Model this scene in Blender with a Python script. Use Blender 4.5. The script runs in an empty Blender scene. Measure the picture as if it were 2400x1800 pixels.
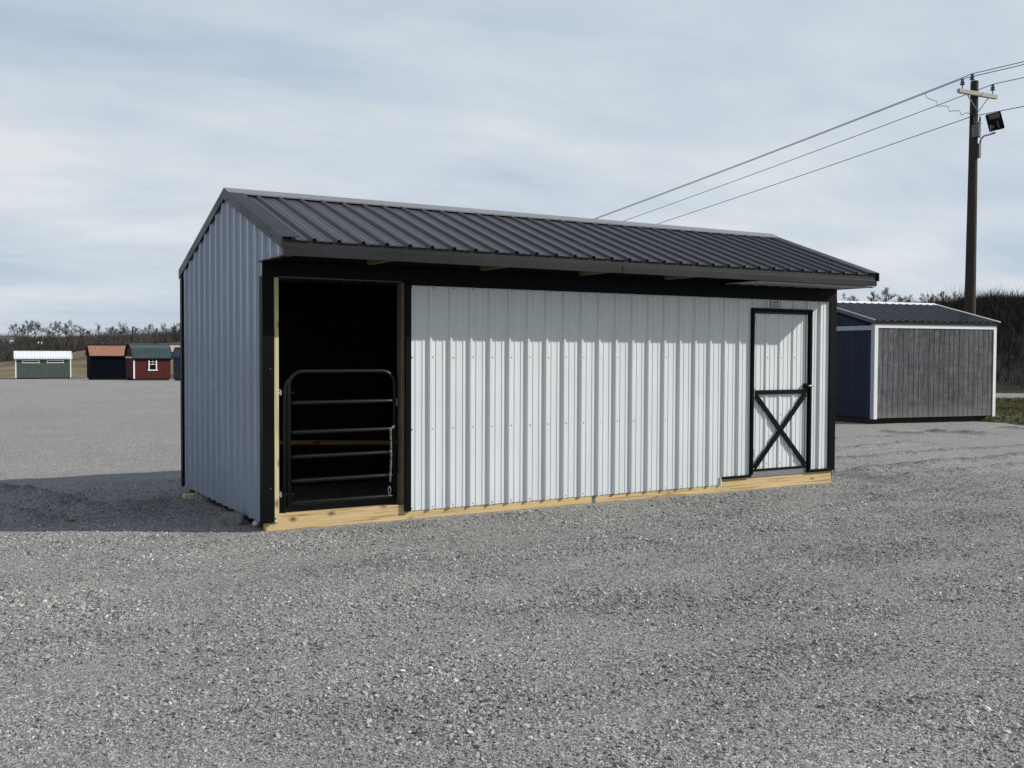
import bpy, bmesh, math, random
import numpy as np
from mathutils import Vector, Matrix

random.seed(7)
rng = np.random.default_rng(7)
sc = bpy.context.scene
R_ = math.radians

# ------------------------------------------------------------------ camera
cam_d = bpy.data.cameras.new('camera')
cam = bpy.data.objects.new('camera', cam_d)
sc.collection.objects.link(cam)
CAM = Vector((-2.882, -9.2583, 1.6673))
cam.location = CAM
_yaw, _pitch, _roll = -0.5364, -0.0316, 0.0041
cam.rotation_euler = (Matrix.Rotation(_yaw, 4, 'Z') @ Matrix.Rotation(math.pi / 2 + _pitch, 4, 'X')
                      @ Matrix.Rotation(_roll, 4, 'Z')).to_euler()
cam_d.sensor_width = 36.0
cam_d.lens = 36.0 * 2415.84 / 2400.0
cam_d.clip_start = 0.05
cam_d.clip_end = 6000.0
sc.camera = cam

# ------------------------------------------------------------------ sky and sun
TO_SUN = Vector((0.745, -0.435, 0.512)).normalized()
SUN_EL = math.asin(TO_SUN.z)
SUN_AZ = math.atan2(TO_SUN.x, TO_SUN.y)

world = bpy.data.worlds.new('World')
sc.world = world
world.use_nodes = True
wn = world.node_tree
for n in list(wn.nodes):
    wn.nodes.remove(n)


def nd(nt, typ, ins=None, **props):
    n = nt.nodes.new(typ)
    for k, v in props.items():
        setattr(n, k, v)
    if ins:
        for k, v in ins.items():
            if isinstance(v, bpy.types.NodeSocket):
                nt.links.new(v, n.inputs[k])
            else:
                n.inputs[k].default_value = v
    return n


def mth(nt, op, a, b=None, clamp=False):
    n = nt.nodes.new('ShaderNodeMath')
    n.operation = op
    n.use_clamp = clamp
    for i, v in enumerate((a, b)):
        if v is None:
            continue
        if isinstance(v, bpy.types.NodeSocket):
            nt.links.new(v, n.inputs[i])
        else:
            n.inputs[i].default_value = v
    return n.outputs[0]


def mix(nt, f, a, b, blend='MIX'):
    n = nt.nodes.new('ShaderNodeMix')
    n.data_type = 'RGBA'
    n.blend_type = blend
    for k, v in ((0, f), (6, a), (7, b)):
        if isinstance(v, bpy.types.NodeSocket):
            nt.links.new(v, n.inputs[k])
        elif k == 0:
            n.inputs[0].default_value = v
        else:
            n.inputs[k].default_value = (*v, 1) if len(v) == 3 else v
    return n.outputs[2]


def ramp(nt, fac, stops, interp='LINEAR'):
    n = nt.nodes.new('ShaderNodeValToRGB')
    cr = n.color_ramp
    cr.interpolation = interp
    while len(cr.elements) < len(stops):
        cr.elements.new(0.5)
    for e, (p, c) in zip(cr.elements, stops):
        e.position = p
        e.color = (*c, 1) if len(c) == 3 else c
    nt.links.new(fac, n.inputs[0])
    return n.outputs[0]


def gray(v):
    return (v, v, v)


sky = nd(wn, 'ShaderNodeTexSky', sky_type='NISHITA', sun_disc=False, sun_elevation=SUN_EL,
         sun_rotation=SUN_AZ, air_density=1.0, dust_density=0.6, ozone_density=1.2)
tc = nd(wn, 'ShaderNodeTexCoord')
sep = nd(wn, 'ShaderNodeSeparateXYZ', {0: tc.outputs['Generated']})
zz = mth(wn, 'ADD', mth(wn, 'MAXIMUM', sep.outputs['Z'], 0.0), 0.17)
cx = mth(wn, 'DIVIDE', sep.outputs['X'], zz)
cy = mth(wn, 'DIVIDE', sep.outputs['Y'], zz)
cvec = nd(wn, 'ShaderNodeCombineXYZ', {'X': cx, 'Y': cy, 'Z': 0.0})
cmap = nd(wn, 'ShaderNodeMapping', {'Vector': cvec.outputs[0], 'Location': (3.1, 1.7, 0.4),
                                    'Rotation': (0, 0, 0.45), 'Scale': (0.62, 1.0, 1.0)})
n1 = nd(wn, 'ShaderNodeTexNoise', {'Vector': cmap.outputs[0], 'Scale': 1.15, 'Detail': 8.0,
                                   'Roughness': 0.56, 'Distortion': 0.35})
n2 = nd(wn, 'ShaderNodeTexNoise', {'Vector': cmap.outputs[0], 'Scale': 0.45, 'Detail': 3.0,
                                   'Roughness': 0.5, 'Distortion': 0.2})
n3 = nd(wn, 'ShaderNodeTexNoise', {'Vector': cmap.outputs[0], 'Scale': 2.6, 'Detail': 6.0,
                                   'Roughness': 0.6, 'Distortion': 0.6})
comb = mth(wn, 'ADD', mth(wn, 'ADD', mth(wn, 'MULTIPLY', n1.outputs[0], 0.52), mth(wn, 'MULTIPLY', n2.outputs[0], 0.30)),
           mth(wn, 'MULTIPLY', n3.outputs[0], 0.20))
cov = ramp(wn, comb, [(0.34, gray(0.80)), (0.45, gray(0.97)), (0.54, gray(1.0))])
# cloud cover thinned out of view overhead, so shadows come out darker and bluer
elev = ramp(wn, sep.outputs['Z'], [(0.0, gray(1.0)), (0.34, gray(0.95)), (0.65, gray(0.52)), (1.0, gray(0.30))])
cov = mth(wn, 'MULTIPLY', cov, elev)
ccol = ramp(wn, comb, [(0.38, (4.9, 5.75, 7.0)), (0.45, (5.5, 6.3, 7.3)), (0.52, (6.3, 6.95, 7.6)), (0.59, (7.25, 7.65, 7.95))])
skycol = mix(wn, cov, sky.outputs[0], ccol)
bg = nd(wn, 'ShaderNodeBackground', {'Color': skycol, 'Strength': 0.101})
wo = nd(wn, 'ShaderNodeOutputWorld', {'Surface': bg.outputs[0]})

sun_d = bpy.data.lights.new('sun', 'SUN')
sun_d.energy = 5.0
sun_d.angle = R_(0.6)
sun_d.color = (1.0, 0.955, 0.89)
sun = bpy.data.objects.new('sun', sun_d)
sc.collection.objects.link(sun)
sun.rotation_euler = TO_SUN.to_track_quat('Z', 'Y').to_euler()
sun.location = (30, -20, 25)

sc.view_settings.view_transform = 'Standard'
sc.view_settings.look = 'None'
sc.view_settings.exposure = 0.0
sc.view_settings.gamma = 1.0
sc.view_settings.use_curve_mapping = False

# ------------------------------------------------------------------ helpers
def tag(o, label=None, cat=None, group=None, kind=None):
    if label: o['label'] = label
    if cat: o['category'] = cat
    if group: o['group'] = group
    if kind: o['kind'] = kind
    return o


def link(o, parent=None):
    sc.collection.objects.link(o)
    if parent is not None:
        o.parent = parent
    return o


def empty(name, loc=(0, 0, 0), rz=0.0):
    o = bpy.data.objects.new(name, None)
    o.empty_display_size = 0.3
    o.location = loc
    o.rotation_euler = (0, 0, rz)
    return link(o)


class MB:
    def __init__(s):
        s.v = []; s.f = []

    def add(s, vs, fs):
        b = len(s.v)
        s.v += [tuple(p) for p in vs]
        s.f += [tuple(b + i for i in f) for f in fs]
        return s

    def box(s, x0, x1, y0, y1, z0, z1):
        return s.add([(x0, y0, z0), (x1, y0, z0), (x1, y1, z0), (x0, y1, z0), (x0, y0, z1), (x1, y0, z1), (x1, y1, z1), (x0, y1, z1)],
                     [(0, 3, 2, 1), (4, 5, 6, 7), (0, 1, 5, 4), (1, 2, 6, 5), (2, 3, 7, 6), (3, 0, 4, 7)])

    def bar(s, a, b, w, h, up=(0, 0, 1)):
        """rectangular bar from a to b; w across, h along up"""
        a = Vector(a); b = Vector(b); d = (b - a).normalized(); up = Vector(up)
        n = d.cross(up).normalized(); m = n.cross(d).normalized()
        vs = []
        for p in (a, b):
            for (i, j) in ((-1, -1), (1, -1), (1, 1), (-1, 1)):
                vs.append(p + n * (i * w / 2) + m * (j * h / 2))
        return s.add(vs, [(3, 2, 1, 0), (4, 5, 6, 7), (0, 1, 5, 4), (1, 2, 6, 5), (2, 3, 7, 6), (3, 0, 4, 7)])

    def prism(s, poly, axis, a, b):
        """poly: 2D points; extruded along axis (0,1,2) from a to b"""
        n = len(poly)

        def P(p, t):
            if axis == 0: return (t, p[0], p[1])
            if axis == 1: return (p[0], t, p[1])
            return (p[0], p[1], t)
        vs = [P(p, a) for p in poly] + [P(p, b) for p in poly]
        fs = [tuple(range(n)), tuple(reversed(range(n, 2 * n)))]
        for i in range(n):
            j = (i + 1) % n
            fs.append((i, i + n, j + n, j))
        return s.add(vs, fs)

    def tube(s, pts, r, n=8, caps=True):
        pts = [Vector(p) for p in pts]
        rs = r if isinstance(r, (list, tuple)) else [r] * len(pts)
        b = len(s.v)
        prev = None
        for i, p in enumerate(pts):
            if i == 0: d = pts[1] - pts[0]
            elif i == len(pts) - 1: d = pts[-1] - pts[-2]
            else: d = (pts[i + 1] - p).normalized() + (p - pts[i - 1]).normalized()
            d.normalize()
            if prev is None:
                u = d.orthogonal().normalized()
            else:
                u = (prev - d * prev.dot(d)).normalized()
            prev = u
            w = d.cross(u)
            for k in range(n):
                a = 2 * math.pi * k / n
                s.v.append(tuple(p + (u * math.cos(a) + w * math.sin(a)) * rs[i]))
        for i in range(len(pts) - 1):
            for k in range(n):
                k2 = (k + 1) % n
                s.f.append((b + i * n + k, b + i * n + k2, b + (i + 1) * n + k2, b + (i + 1) * n + k))
        if caps:
            s.f.append(tuple(b + k for k in reversed(range(n))))
            s.f.append(tuple(b + (len(pts) - 1) * n + k for k in range(n)))
        return s

    def lathe(s, c, prof, n=12):
        """prof: (r, z) list; around z axis at c"""
        b = len(s.v)
        for r, z in prof:
            for k in range(n):
                a = 2 * math.pi * k / n
                s.v.append((c[0] + r * math.cos(a), c[1] + r * math.sin(a), c[2] + z))
        for i in range(len(prof) - 1):
            for k in range(n):
                k2 = (k + 1) % n
                s.f.append((b + i * n + k, b + i * n + k2, b + (i + 1) * n + k2, b + (i + 1) * n + k))
        s.f.append(tuple(b + k for k in reversed(range(n))))
        s.f.append(tuple(b + (len(prof) - 1) * n + k for k in range(n)))
        return s

    def build(s, name, mat, parent=None, smooth=False, bev=0.0, fixn=True):
        me = bpy.data.meshes.new(name)
        me.from_pydata(s.v, [], s.f)
        if bev or fixn:
            bm = bmesh.new(); bm.from_mesh(me)
            if fixn:
                bmesh.ops.recalc_face_normals(bm, faces=bm.faces[:])
            if bev:
                bmesh.ops.bevel(bm, geom=bm.edges[:], offset=bev, segments=2, profile=0.6, affect='EDGES')
            bm.to_mesh(me); bm.free()
        if smooth:
            for p in me.polygons: p.use_smooth = True
        me.materials.append(mat)
        o = bpy.data.objects.new(name, me)
        return link(o, parent)


def np_mesh(name, verts, faces, mat, parent=None, smooth=False):
    me = bpy.data.meshes.new(name)
    verts = np.asarray(verts, np.float32); faces = np.asarray(faces, np.int32)
    k = faces.shape[1]
    me.vertices.add(len(verts)); me.vertices.foreach_set('co', verts.ravel())
    me.loops.add(faces.size); me.loops.foreach_set('vertex_index', faces.ravel())
    me.polygons.add(len(faces))
    me.polygons.foreach_set('loop_start', np.arange(0, faces.size, k, dtype=np.int32))
    if smooth:
        me.polygons.foreach_set('use_smooth', np.ones(len(faces), bool))
    me.update(calc_edges=True); me.validate()
    me.materials.append(mat)
    o = bpy.data.objects.new(name, me)
    return link(o, parent)


# ------------------------------------------------------------------ materials
def new_mat(name):
    m = bpy.data.materials.new(name)
    m.use_nodes = True
    nt = m.node_tree
    b = nt.nodes['Principled BSDF']
    return m, nt, b


def coords(nt, scale=(1, 1, 1), obj=True, rot=(0, 0, 0)):
    t = nd(nt, 'ShaderNodeTexCoord')
    mp = nd(nt, 'ShaderNodeMapping', {'Vector': t.outputs['Object' if obj else 'Generated'], 'Scale': scale, 'Rotation': rot})
    return mp.outputs[0]


def noise(nt, vec, scale, detail=4.0, rough=0.55, dist=0.0):
    return nd(nt, 'ShaderNodeTexNoise', {'Vector': vec, 'Scale': scale, 'Detail': detail, 'Roughness': rough, 'Distortion': dist}).outputs[0]


def bump(nt, b, h, strength, dist):
    n = nd(nt, 'ShaderNodeBump', {'Height': h, 'Strength': strength, 'Distance': dist})
    nt.links.new(n.outputs[0], b.inputs['Normal'])


def set_spec(b, v):
    b.inputs['Specular IOR Level'].default_value = v


def metal_paint(name, col, rough=0.4, var=0.06, streak=True, wav=0.0015, spec=0.5):
    m, nt, b = new_mat(name)
    v = coords(nt)
    a = noise(nt, v, 1.3, 5)
    vs = coords(nt, (14, 14, 0.9))
    st = noise(nt, vs, 1.0, 4, 0.6)
    f = mth(nt, 'ADD', mth(nt, 'MULTIPLY', a, 0.5), mth(nt, 'MULTIPLY', st, 0.5))
    lo = tuple(c * (1 - 2 * var) for c in col); hi = tuple(min(1, c * (1 + var)) for c in col)
    c = ramp(nt, f, [(0.3, lo), (0.6, hi)])
    nt.links.new(c, b.inputs['Base Color'])
    rr = ramp(nt, a, [(0.3, gray(rough * 0.85)), (0.7, gray(min(1, rough * 1.2)))])
    nt.links.new(rr, b.inputs['Roughness'])
    set_spec(b, spec)
    if wav:
        bump(nt, b, noise(nt, coords(nt, (1, 1, 0.35)), 5.0, 2), 0.35, wav)
    return m


def wood_mat(name, cA, cB, cK, axis=0, knots=1.0, rough=0.75, grain=1.0):
    """sawn timber, grain along a local axis"""
    m, nt, b = new_mat(name)
    s = [16.0, 16.0, 16.0]; s[axis] = 0.6
    v = coords(nt, tuple(s))
    a = noise(nt, v, 2.2, 6, 0.62, 0.6)
    s2 = [60.0, 60.0, 60.0]; s2[axis] = 1.6
    fine = noise(nt, coords(nt, tuple(s2)), 1.0, 3, 0.6)
    f = mth(nt, 'ADD', mth(nt, 'MULTIPLY', a, 0.62), mth(nt, 'MULTIPLY', fine, 0.38))
    c = ramp(nt, f, [(0.40, cB), (0.47, cA), (0.60, tuple(min(1, x * 1.15) for x in cA))])
    sx3 = nd(nt, 'ShaderNodeSeparateXYZ', {0: nd(nt, 'ShaderNodeTexCoord').outputs['Object']})
    al, ac = (('X', 'Z'), ('Y', 'Z'), ('Z', 'X'))[axis]
    k2 = nd(nt, 'ShaderNodeCombineXYZ', {'X': mth(nt, 'ADD', mth(nt, 'MULTIPLY', sx3.outputs[al], 3.4), mth(nt, 'MULTIPLY', a, 0.16)), 'Y': mth(nt, 'ADD', mth(nt, 'MULTIPLY', sx3.outputs[ac], 6.2), mth(nt, 'MULTIPLY', fine, 0.25))})
    vo = nd(nt, 'ShaderNodeTexVoronoi', {'Vector': k2.outputs[0], 'Scale': 0.9, 'Randomness': 1.0}, voronoi_dimensions='2D')
    kd = ramp(nt, vo.outputs['Distance'], [(0.04, gray(1.0)), (0.08, gray(0.6)), (0.17, gray(0.0))])
    kc = nd(nt, 'ShaderNodeSeparateXYZ', {0: vo.outputs['Color']})
    kf = mth(nt, 'MULTIPLY', mth(nt, 'MULTIPLY', kd, ramp(nt, kc.outputs['X'], [(0.35, gray(0.0)), (0.75, gray(1.0))])), 0.9 * knots)
    c = mix(nt, kf, c, cK)
    nt.links.new(c, b.inputs['Base Color'])
    b.inputs['Roughness'].default_value = rough
    set_spec(b, 0.25)
    bump(nt, b, f, 0.5 * grain, 0.004)
    return m


def plain(name, col, rough=0.6, metallic=0.0, var=0.12, scale=6.0, spec=0.4):
    m, nt, b = new_mat(name)
    a = noise(nt, coords(nt), scale, 5, 0.6)
    c = ramp(nt, a, [(0.3, tuple(x * (1 - var) for x in col)), (0.7, tuple(min(1, x * (1 + var)) for x in col))])
    nt.links.new(c, b.inputs['Base Color'])
    b.inputs['Roughness'].default_value = rough
    b.inputs['Metallic'].default_value = metallic
    set_spec(b, spec)
    return m


M = {}
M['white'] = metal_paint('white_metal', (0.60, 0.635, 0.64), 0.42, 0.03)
M['gable'] = metal_paint('end_wall_shaded_white', (0.26, 0.305, 0.385), 0.24, 0.05, spec=0.6)  # white siding, with the wall's shade put into a blue-grey colour
M['char'] = metal_paint('charcoal_metal', (0.050, 0.047, 0.054), 0.42, 0.10, spec=0.35)
M['chartrim'] = metal_paint('charcoal_trim', (0.011, 0.0115, 0.0125), 0.40, 0.10, wav=0.001, spec=0.25)
M['ridge'] = metal_paint('ridge_metal', (0.16, 0.16, 0.162), 0.22, 0.10, wav=0.001, spec=0.8)  # lighter than the roof: the sun glint on the cap is in the colour
M['black'] = metal_paint('black_trim', (0.0045, 0.005, 0.0055), 0.42, 0.15, wav=0.0008, spec=0.07)
M['wood'] = wood_mat('treated_pine', (0.50, 0.375, 0.19), (0.29, 0.19, 0.08), (0.10, 0.05, 0.02), 0)
M['woodz'] = wood_mat('treated_pine_post', (0.52, 0.45, 0.26), (0.38, 0.31, 0.16), (0.17, 0.11, 0.05), 2)
M['woodd'] = wood_mat('shaded_jamb_pine', (0.11, 0.095, 0.058), (0.07, 0.06, 0.037), (0.07, 0.05, 0.03), 2)  # same pine, darkened in colour for the shade on the jamb
M['soffit'] = metal_paint('grey_soffit', (0.24, 0.245, 0.245), 0.5, 0.05)
M['woody'] = wood_mat('rafter_pine', (0.19, 0.15, 0.095), (0.12, 0.09, 0.05), (0.15, 0.08, 0.03), 1)
M['rail'] = wood_mat('kick_rail_pine', (0.55, 0.36, 0.18), (0.42, 0.25, 0.11), (0.13, 0.06, 0.025), 0)
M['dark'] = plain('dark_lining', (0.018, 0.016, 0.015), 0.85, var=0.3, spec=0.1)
M['skiddark'] = plain('dark_skid', (0.03, 0.028, 0.024), 0.9, var=0.3, spec=0.1)
M['gate'] = plain('gate_paint', (0.006, 0.009, 0.009), 0.36, var=0.15, spec=0.22)
M['zinc'] = plain('zinc_steel', (0.30, 0.31, 0.32), 0.48, 0.7, 0.15)
M['steel'] = plain('dull_steel', (0.22, 0.23, 0.24), 0.45, 0.6, 0.2)
M['screw'] = plain('screw_steel', (0.10, 0.105, 0.11), 0.5, 0.3, 0.2)
M['thresh'] = plain('threshold_grey', (0.17, 0.165, 0.175), 0.8, var=0.3, scale=60)
M['card'] = plain('placard_print_base', (0.45, 0.45, 0.46), 0.5, var=0.05)
M['ink'] = plain('placard_ink', (0.03, 0.03, 0.035), 0.6)


# ------------------------------------------------------------------ ground shape
FWD = np.array([0.511, 0.8595]); RGT = np.array([0.8595, -0.511])


def RD(x, y):
    qx = np.asarray(x) - CAM.x; qy = np.asarray(y) - CAM.y
    return qx * RGT[0] + qy * RGT[1], qx * FWD[0] + qy * FWD[1]


def XY(r, d):
    return (CAM.x + r * RGT[0] + d * FWD[0], CAM.y + r * RGT[1] + d * FWD[1])


def sstep(a, b, x):
    t = np.clip((x - a) / (b - a), 0, 1)
    return t * t * (3 - 2 * t)


def terrain(x, y):
    """height of the land at x, y"""
    r, d = RD(x, y)
    s = r / np.maximum(d, 30.0)
    base = -0.00016 * np.clip(d - 13, 0, 82) ** 2
    zf = np.clip((s + 0.5) * 28 - 1.64, -1.9, 4.5)
    left = np.where(d < 95, base,
           np.where(d < 250, -1.07 + (zf + 1.07) * sstep(95, 265, d),
           np.where(d < 620, zf + (7.2 - zf) * np.clip((d - 250) / 370, 0, 1), 7.2 - (d - 620) * 0.004)))
    rb = -0.00016 * np.clip(d - 13, 0, 39) ** 2
    hz = 16.3 + np.clip(s - 0.36, 0, 0.11) * 48
    right = np.where(d < 52, rb, np.where(d < 420, rb + (hz + 0.25) * np.clip((d - 52) / 368, 0, 1) ** 0.92, rb + hz - (d - 420) * 0.01))
    t = sstep(-0.12, 0.16, s)
    z = left * (1 - t) + right * t
    far = np.hypot(r, d)
    return np.where((d < 5), 0.0, z) + 0.0 * far


# lot outline in (lateral, depth) metres from the point where one stands
LOT = np.array([(-75, -45), (60, -45), (60, 24.3), (12.2, 24.6), (10.5, 30), (8, 42), (5, 62), (2, 100), (-18, 101), (-34, 99.5), (-60, 98), (-80, 80)], float)


def lot_sd(x, y):
    """signed distance to the lot outline, > 0 outside"""
    r, d = RD(x, y)
    r = np.asarray(r, float); d = np.asarray(d, float)
    best = np.full(r.shape, 1e9); inside = np.zeros(r.shape, bool)
    n = len(LOT)
    for i in range(n):
        a = LOT[i]; b = LOT[(i + 1) % n]
        e = b - a
        t = np.clip(((r - a[0]) * e[0] + (d - a[1]) * e[1]) / (e @ e), 0, 1)
        best = np.minimum(best, np.hypot(r - a[0] - t * e[0], d - a[1] - t * e[1]))
        c = (a[1] > d) != (b[1] > d)
        xi = a[0] + (d - a[1]) / (b[1] - a[1] + 1e-12) * e[0]
        inside ^= c & (r < xi)
    return np.where(inside, -best, best)


RUTS = [  # polyline, amplitude, width: gravel pushed up by tyres
    ([(8.9, .86), (9.66, .89), (10.51, .95), (11.54, .88), (12.89, .9), (15, .7)], .050, .13),
    ([(9.03, .09), (10.02, .01), (11.56, .04), (13.5, -.1)], .045, .12),
    ([(15.44, 5.75), (15.33, 5.27), (15.54, 4.9)], .045, .10),
    ([(16.45, 5.36), (16.44, 4.95), (16.46, 4.55), (16.55, 4.12)], .05, .10),
    ([(18.59, 5.1), (18.66, 4.62), (18.9, 4.0)], .055, .11),
    ([(11.02, 3.15), (11.75, 3.22), (12.43, 3.23), (13.2, 3.4)], .05, .13),
    ([(-2.1, 4.5), (-1.87, 4.41), (-1.62, 4.1), (-1.34, 2.96), (-1.12, 2.1), (-.69, 2.13), (-.05, 2.2)], .065, .15),
    ([(-2.3, 3.0), (-2.0, 2.63), (-1.88, 2.14), (-1.72, 1.81)], .06, .14),
    ([(-1.35, 1.43), (-.83, 1.43), (.0, 1.5)], .03, .12),
    ([(6.11, -2.04), (6.22, -2.17), (6.68, -2.4)], .028, .10),
    ([(8.42, .82), (8.36, -.24), (8.95, -1.07)], .03, .12),
    ([(6.73, -.95), (7.11, -1.36), (7.94, -1.19), (9, -1.3)], .028, .12),
    ([(9.6, 2.0), (11.5, 2.05), (14.5, 1.9)], .035, .13),
    ([(9.4, 4.6), (11.5, 4.9), (14.2, 4.5)], .03, .15),
    ([(1.2, -3.4), (2.3, -4.2), (3.9, -4.7), (5.2, -4.6)], .012, .16),
    ([(-1.6, -2.3), (0.2, -1.9), (2.5, -1.8)], .012, .16),
]


def vnoise(x, y, seed=0):
    """smooth value noise"""
    xi = np.floor(x).astype(np.int64); yi = np.floor(y).astype(np.int64)
    fx = x - xi; fy = y - yi
    fx = fx * fx * (3 - 2 * fx); fy = fy * fy * (3 - 2 * fy)

    def h(a, b):
        n = (a * 374761393 + b * 668265263 + seed * 974711) & 0x7fffffff
        n = ((n ^ (n >> 13)) * 1274126177) & 0x7fffffff
        return ((n ^ (n >> 16)) & 0xffff) / 65535.0
    return (h(xi, yi) * (1 - fx) + h(xi + 1, yi) * fx) * (1 - fy) + (h(xi, yi + 1) * (1 - fx) + h(xi + 1, yi + 1) * fx) * fy


def lot_height(x, y, want_loose=False):
    loose = np.zeros(np.shape(x))
    z = terrain(x, y)
    und = (vnoise(x * 0.45, y * 0.45, 3) - .5) * 0.030 + (vnoise(x * 1.7, y * 1.7, 5) - .5) * 0.016 + (vnoise(x * 5.0, y * 5.0, 9) - .5) * 0.006
    # keep the pad under the big shed level
    pad = sstep(0.0, 0.7, np.maximum(np.maximum(-0.05 - x, x - 7.45), np.maximum(-0.02 - y, y - 3.1)))
    add = und * pad
    for pl, amp, w in RUTS:
        best = np.full(x.shape, 1e9)
        for (ax, ay), (bx, by) in zip(pl[:-1], pl[1:]):
            ex, ey = bx - ax, by - ay
            t = np.clip(((x - ax) * ex + (y - ay) * ey) / (ex * ex + ey * ey), 0, 1)
            best = np.minimum(best, np.hypot(x - ax - t * ex, y - ay - t * ey))
        jag = 0.15 + 0.75 * vnoise(x * 4.5, y * 4.5, 21) + 0.85 * vnoise(x * 13.0, y * 13.0, 23)
        loose = np.maximum(loose, np.exp(-(best / (w * 1.05)) ** 2) * min(1.0, amp / .04) * (.3 + .9 * vnoise(x * 3.1, y * 3.1, 17)))
        add = add + amp * jag * np.exp(-(best / w) ** 2) - 0.45 * amp * np.exp(-((best - 2.3 * w) / (1.3 * w)) ** 2) * pad
    z = z + add
    sd = lot_sd(x, y) + (vnoise(x * 0.8, y * 0.8, 31) - .5) * 1.2
    z = z - 0.5 * sstep(-0.4, 1.2, sd)
    return (z, np.clip(loose, 0, 1)) if want_loose else z


# ------------------------------------------------------------------ ground materials
def gravel_mat(name):
    m, nt, b = new_mat(name)
    v = coords(nt)
    va = nd(nt, 'ShaderNodeTexVoronoi', {'Vector': v, 'Scale': 120.0, 'Randomness': 1.0})
    vb = nd(nt, 'ShaderNodeTexVoronoi', {'Vector': v, 'Scale': 58.0, 'Randomness': 1.0})
    sa = nd(nt, 'ShaderNodeSeparateXYZ', {0: va.outputs['Color']})
    sb = nd(nt, 'ShaderNodeSeparateXYZ', {0: vb.outputs['Color']})
    ca = ramp(nt, sa.outputs['X'], [(0.0, (.065, .066, .067)), (0.35, (.118, .118, .117)), (0.75, (.175, .175, .171)), (1.0, (.29, .287, .276))])
    cb = ramp(nt, sb.outputs['X'], [(0.0, (.07, .07, .072)), (0.5, (.14, .14, .138)), (1.0, (.30, .295, .285))])
    c = mix(nt, ramp(nt, sb.outputs['Y'], [(0.62, gray(0.0)), (0.70, gray(1.0))]), ca, cb)
    big = noise(nt, v, 0.28, 5, 0.6, 0.4)
    med = noise(nt, v, 1.6, 5, 0.62)
    tone = mth(nt, 'ADD', mth(nt, 'MULTIPLY', big, 0.6), mth(nt, 'MULTIPLY', med, 0.4))
    c = mix(nt, 1.0, c, ramp(nt, tone, [(0.34, gray(1.62)), (0.5, (1.82, 1.79, 1.73)), (0.66, (2.04, 1.99, 1.89))]), 'MULTIPLY')
    at_ = nd(nt, 'ShaderNodeAttribute', attribute_name='loose')
    c = mix(nt, mth(nt, 'MULTIPLY', at_.outputs['Fac'], ramp(nt, noise(nt, v, 9.0, 4, 0.7), [(0.3, gray(0.35)), (0.6, gray(1.0))])), c, mix(nt, 1.0, c, (.46, .455, .45), 'MULTIPLY'))
    # packed pale fines, spread by traffic
    fines = ramp(nt, noise(nt, coords(nt, (0.35, 1.2, 1), rot=(0, 0, -0.5)), 0.55, 6, 0.6, 0.8), [(0.50, gray(0.0)), (0.66, gray(0.5))])
    c = mix(nt, fines, c, (.265, .26, .245))
    nt.links.new(c, b.inputs['Base Color'])
    b.inputs['Roughness'].default_value = 0.92
    set_spec(b, 0.2)
    h = mth(nt, 'ADD', mth(nt, 'MULTIPLY', mth(nt, 'SUBTRACT', 1.0, va.outputs['Distance']), 0.5),
            mth(nt, 'MULTIPLY', mth(nt, 'SUBTRACT', 1.0, vb.outputs['Distance']), 0.7))
    h = mth(nt, 'ADD', h, mth(nt, 'MULTIPLY', sa.outputs['Y'], 0.5))
    bump(nt, b, h, 1.0, 0.008)
    return m


def land_mat(name):
    m, nt, b = new_mat(name)
    v = coords(nt)
    g1 = noise(nt, v, 0.9, 8, 0.65)
    g2 = noise(nt, coords(nt, (1.0, 0.25, 1), rot=(0, 0, 0.5)), 0.10, 6, 0.6, 0.5)
    turf = ramp(nt, g1, [(0.30, (.035, .036, .016)), (0.50, (.068, .066, .030)), (0.70, (.125, .110, .058))])
    straw = ramp(nt, g2, [(0.33, (.085, .066, .038)), (0.50, (.150, .120, .072)), (0.64, (.235, .195, .120))])
    # the far pasture is straw, the verge by the lot is turf, the wooded slopes are leaf litter
    sx = nd(nt, 'ShaderNodeSeparateXYZ', {0: nd(nt, 'ShaderNodeTexCoord').outputs['Object']})
    dd = mth(nt, 'ADD', mth(nt, 'MULTIPLY', sx.outputs['X'], float(FWD[0])), mth(nt, 'MULTIPLY', sx.outputs['Y'], float(FWD[1])))
    rr = mth(nt, 'ADD', mth(nt, 'MULTIPLY', sx.outputs['X'], float(RGT[0])), mth(nt, 'MULTIPLY', sx.outputs['Y'], float(RGT[1])))
    rights = ramp(nt, mth(nt, 'DIVIDE', mth(nt, 'ADD', rr, 10.0), 20.0), [(0.2, gray(0.0)), (0.8, gray(1.0))])
    c = mix(nt, rights, straw, turf)
    litter = ramp(nt, noise(nt, v, 0.35, 8, 0.7), [(0.3, (.012, .010, .009)), (0.6, (.028, .024, .020)), (0.8, (.050, .043, .035))])
    wj = mth(nt, 'MULTIPLY', mth(nt, 'SUBTRACT', noise(nt, v, 0.03, 4, 0.6), 0.5), 60.0)
    foot = mix(nt, rights, gray(250.0), gray(38.5))
    wf = mth(nt, 'DIVIDE', mth(nt, 'ADD', mth(nt, 'SUBTRACT', dd, foot), mth(nt, 'MULTIPLY', wj, mth(nt, 'SUBTRACT', 1.0, rights))), 4.0, True)
    c = mix(nt, wf, c, litter)
    nt.links.new(c, b.inputs['Base Color'])
    b.inputs['Roughness'].default_value = 0.95
    set_spec(b, 0.1)
    bump(nt, b, noise(nt, v, 4.0, 6, 0.7), 0.8, 0.06)
    return m


M['gravel'] = gravel_mat('gravel')
M['land'] = land_mat('land')
M['road'] = plain('road_asphalt', (0.22, 0.215, 0.205), 0.9, var=0.2, scale=3.0, spec=0.2)
M['edge'] = plain('line_white', (0.7, 0.7, 0.68), 0.7)

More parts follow.
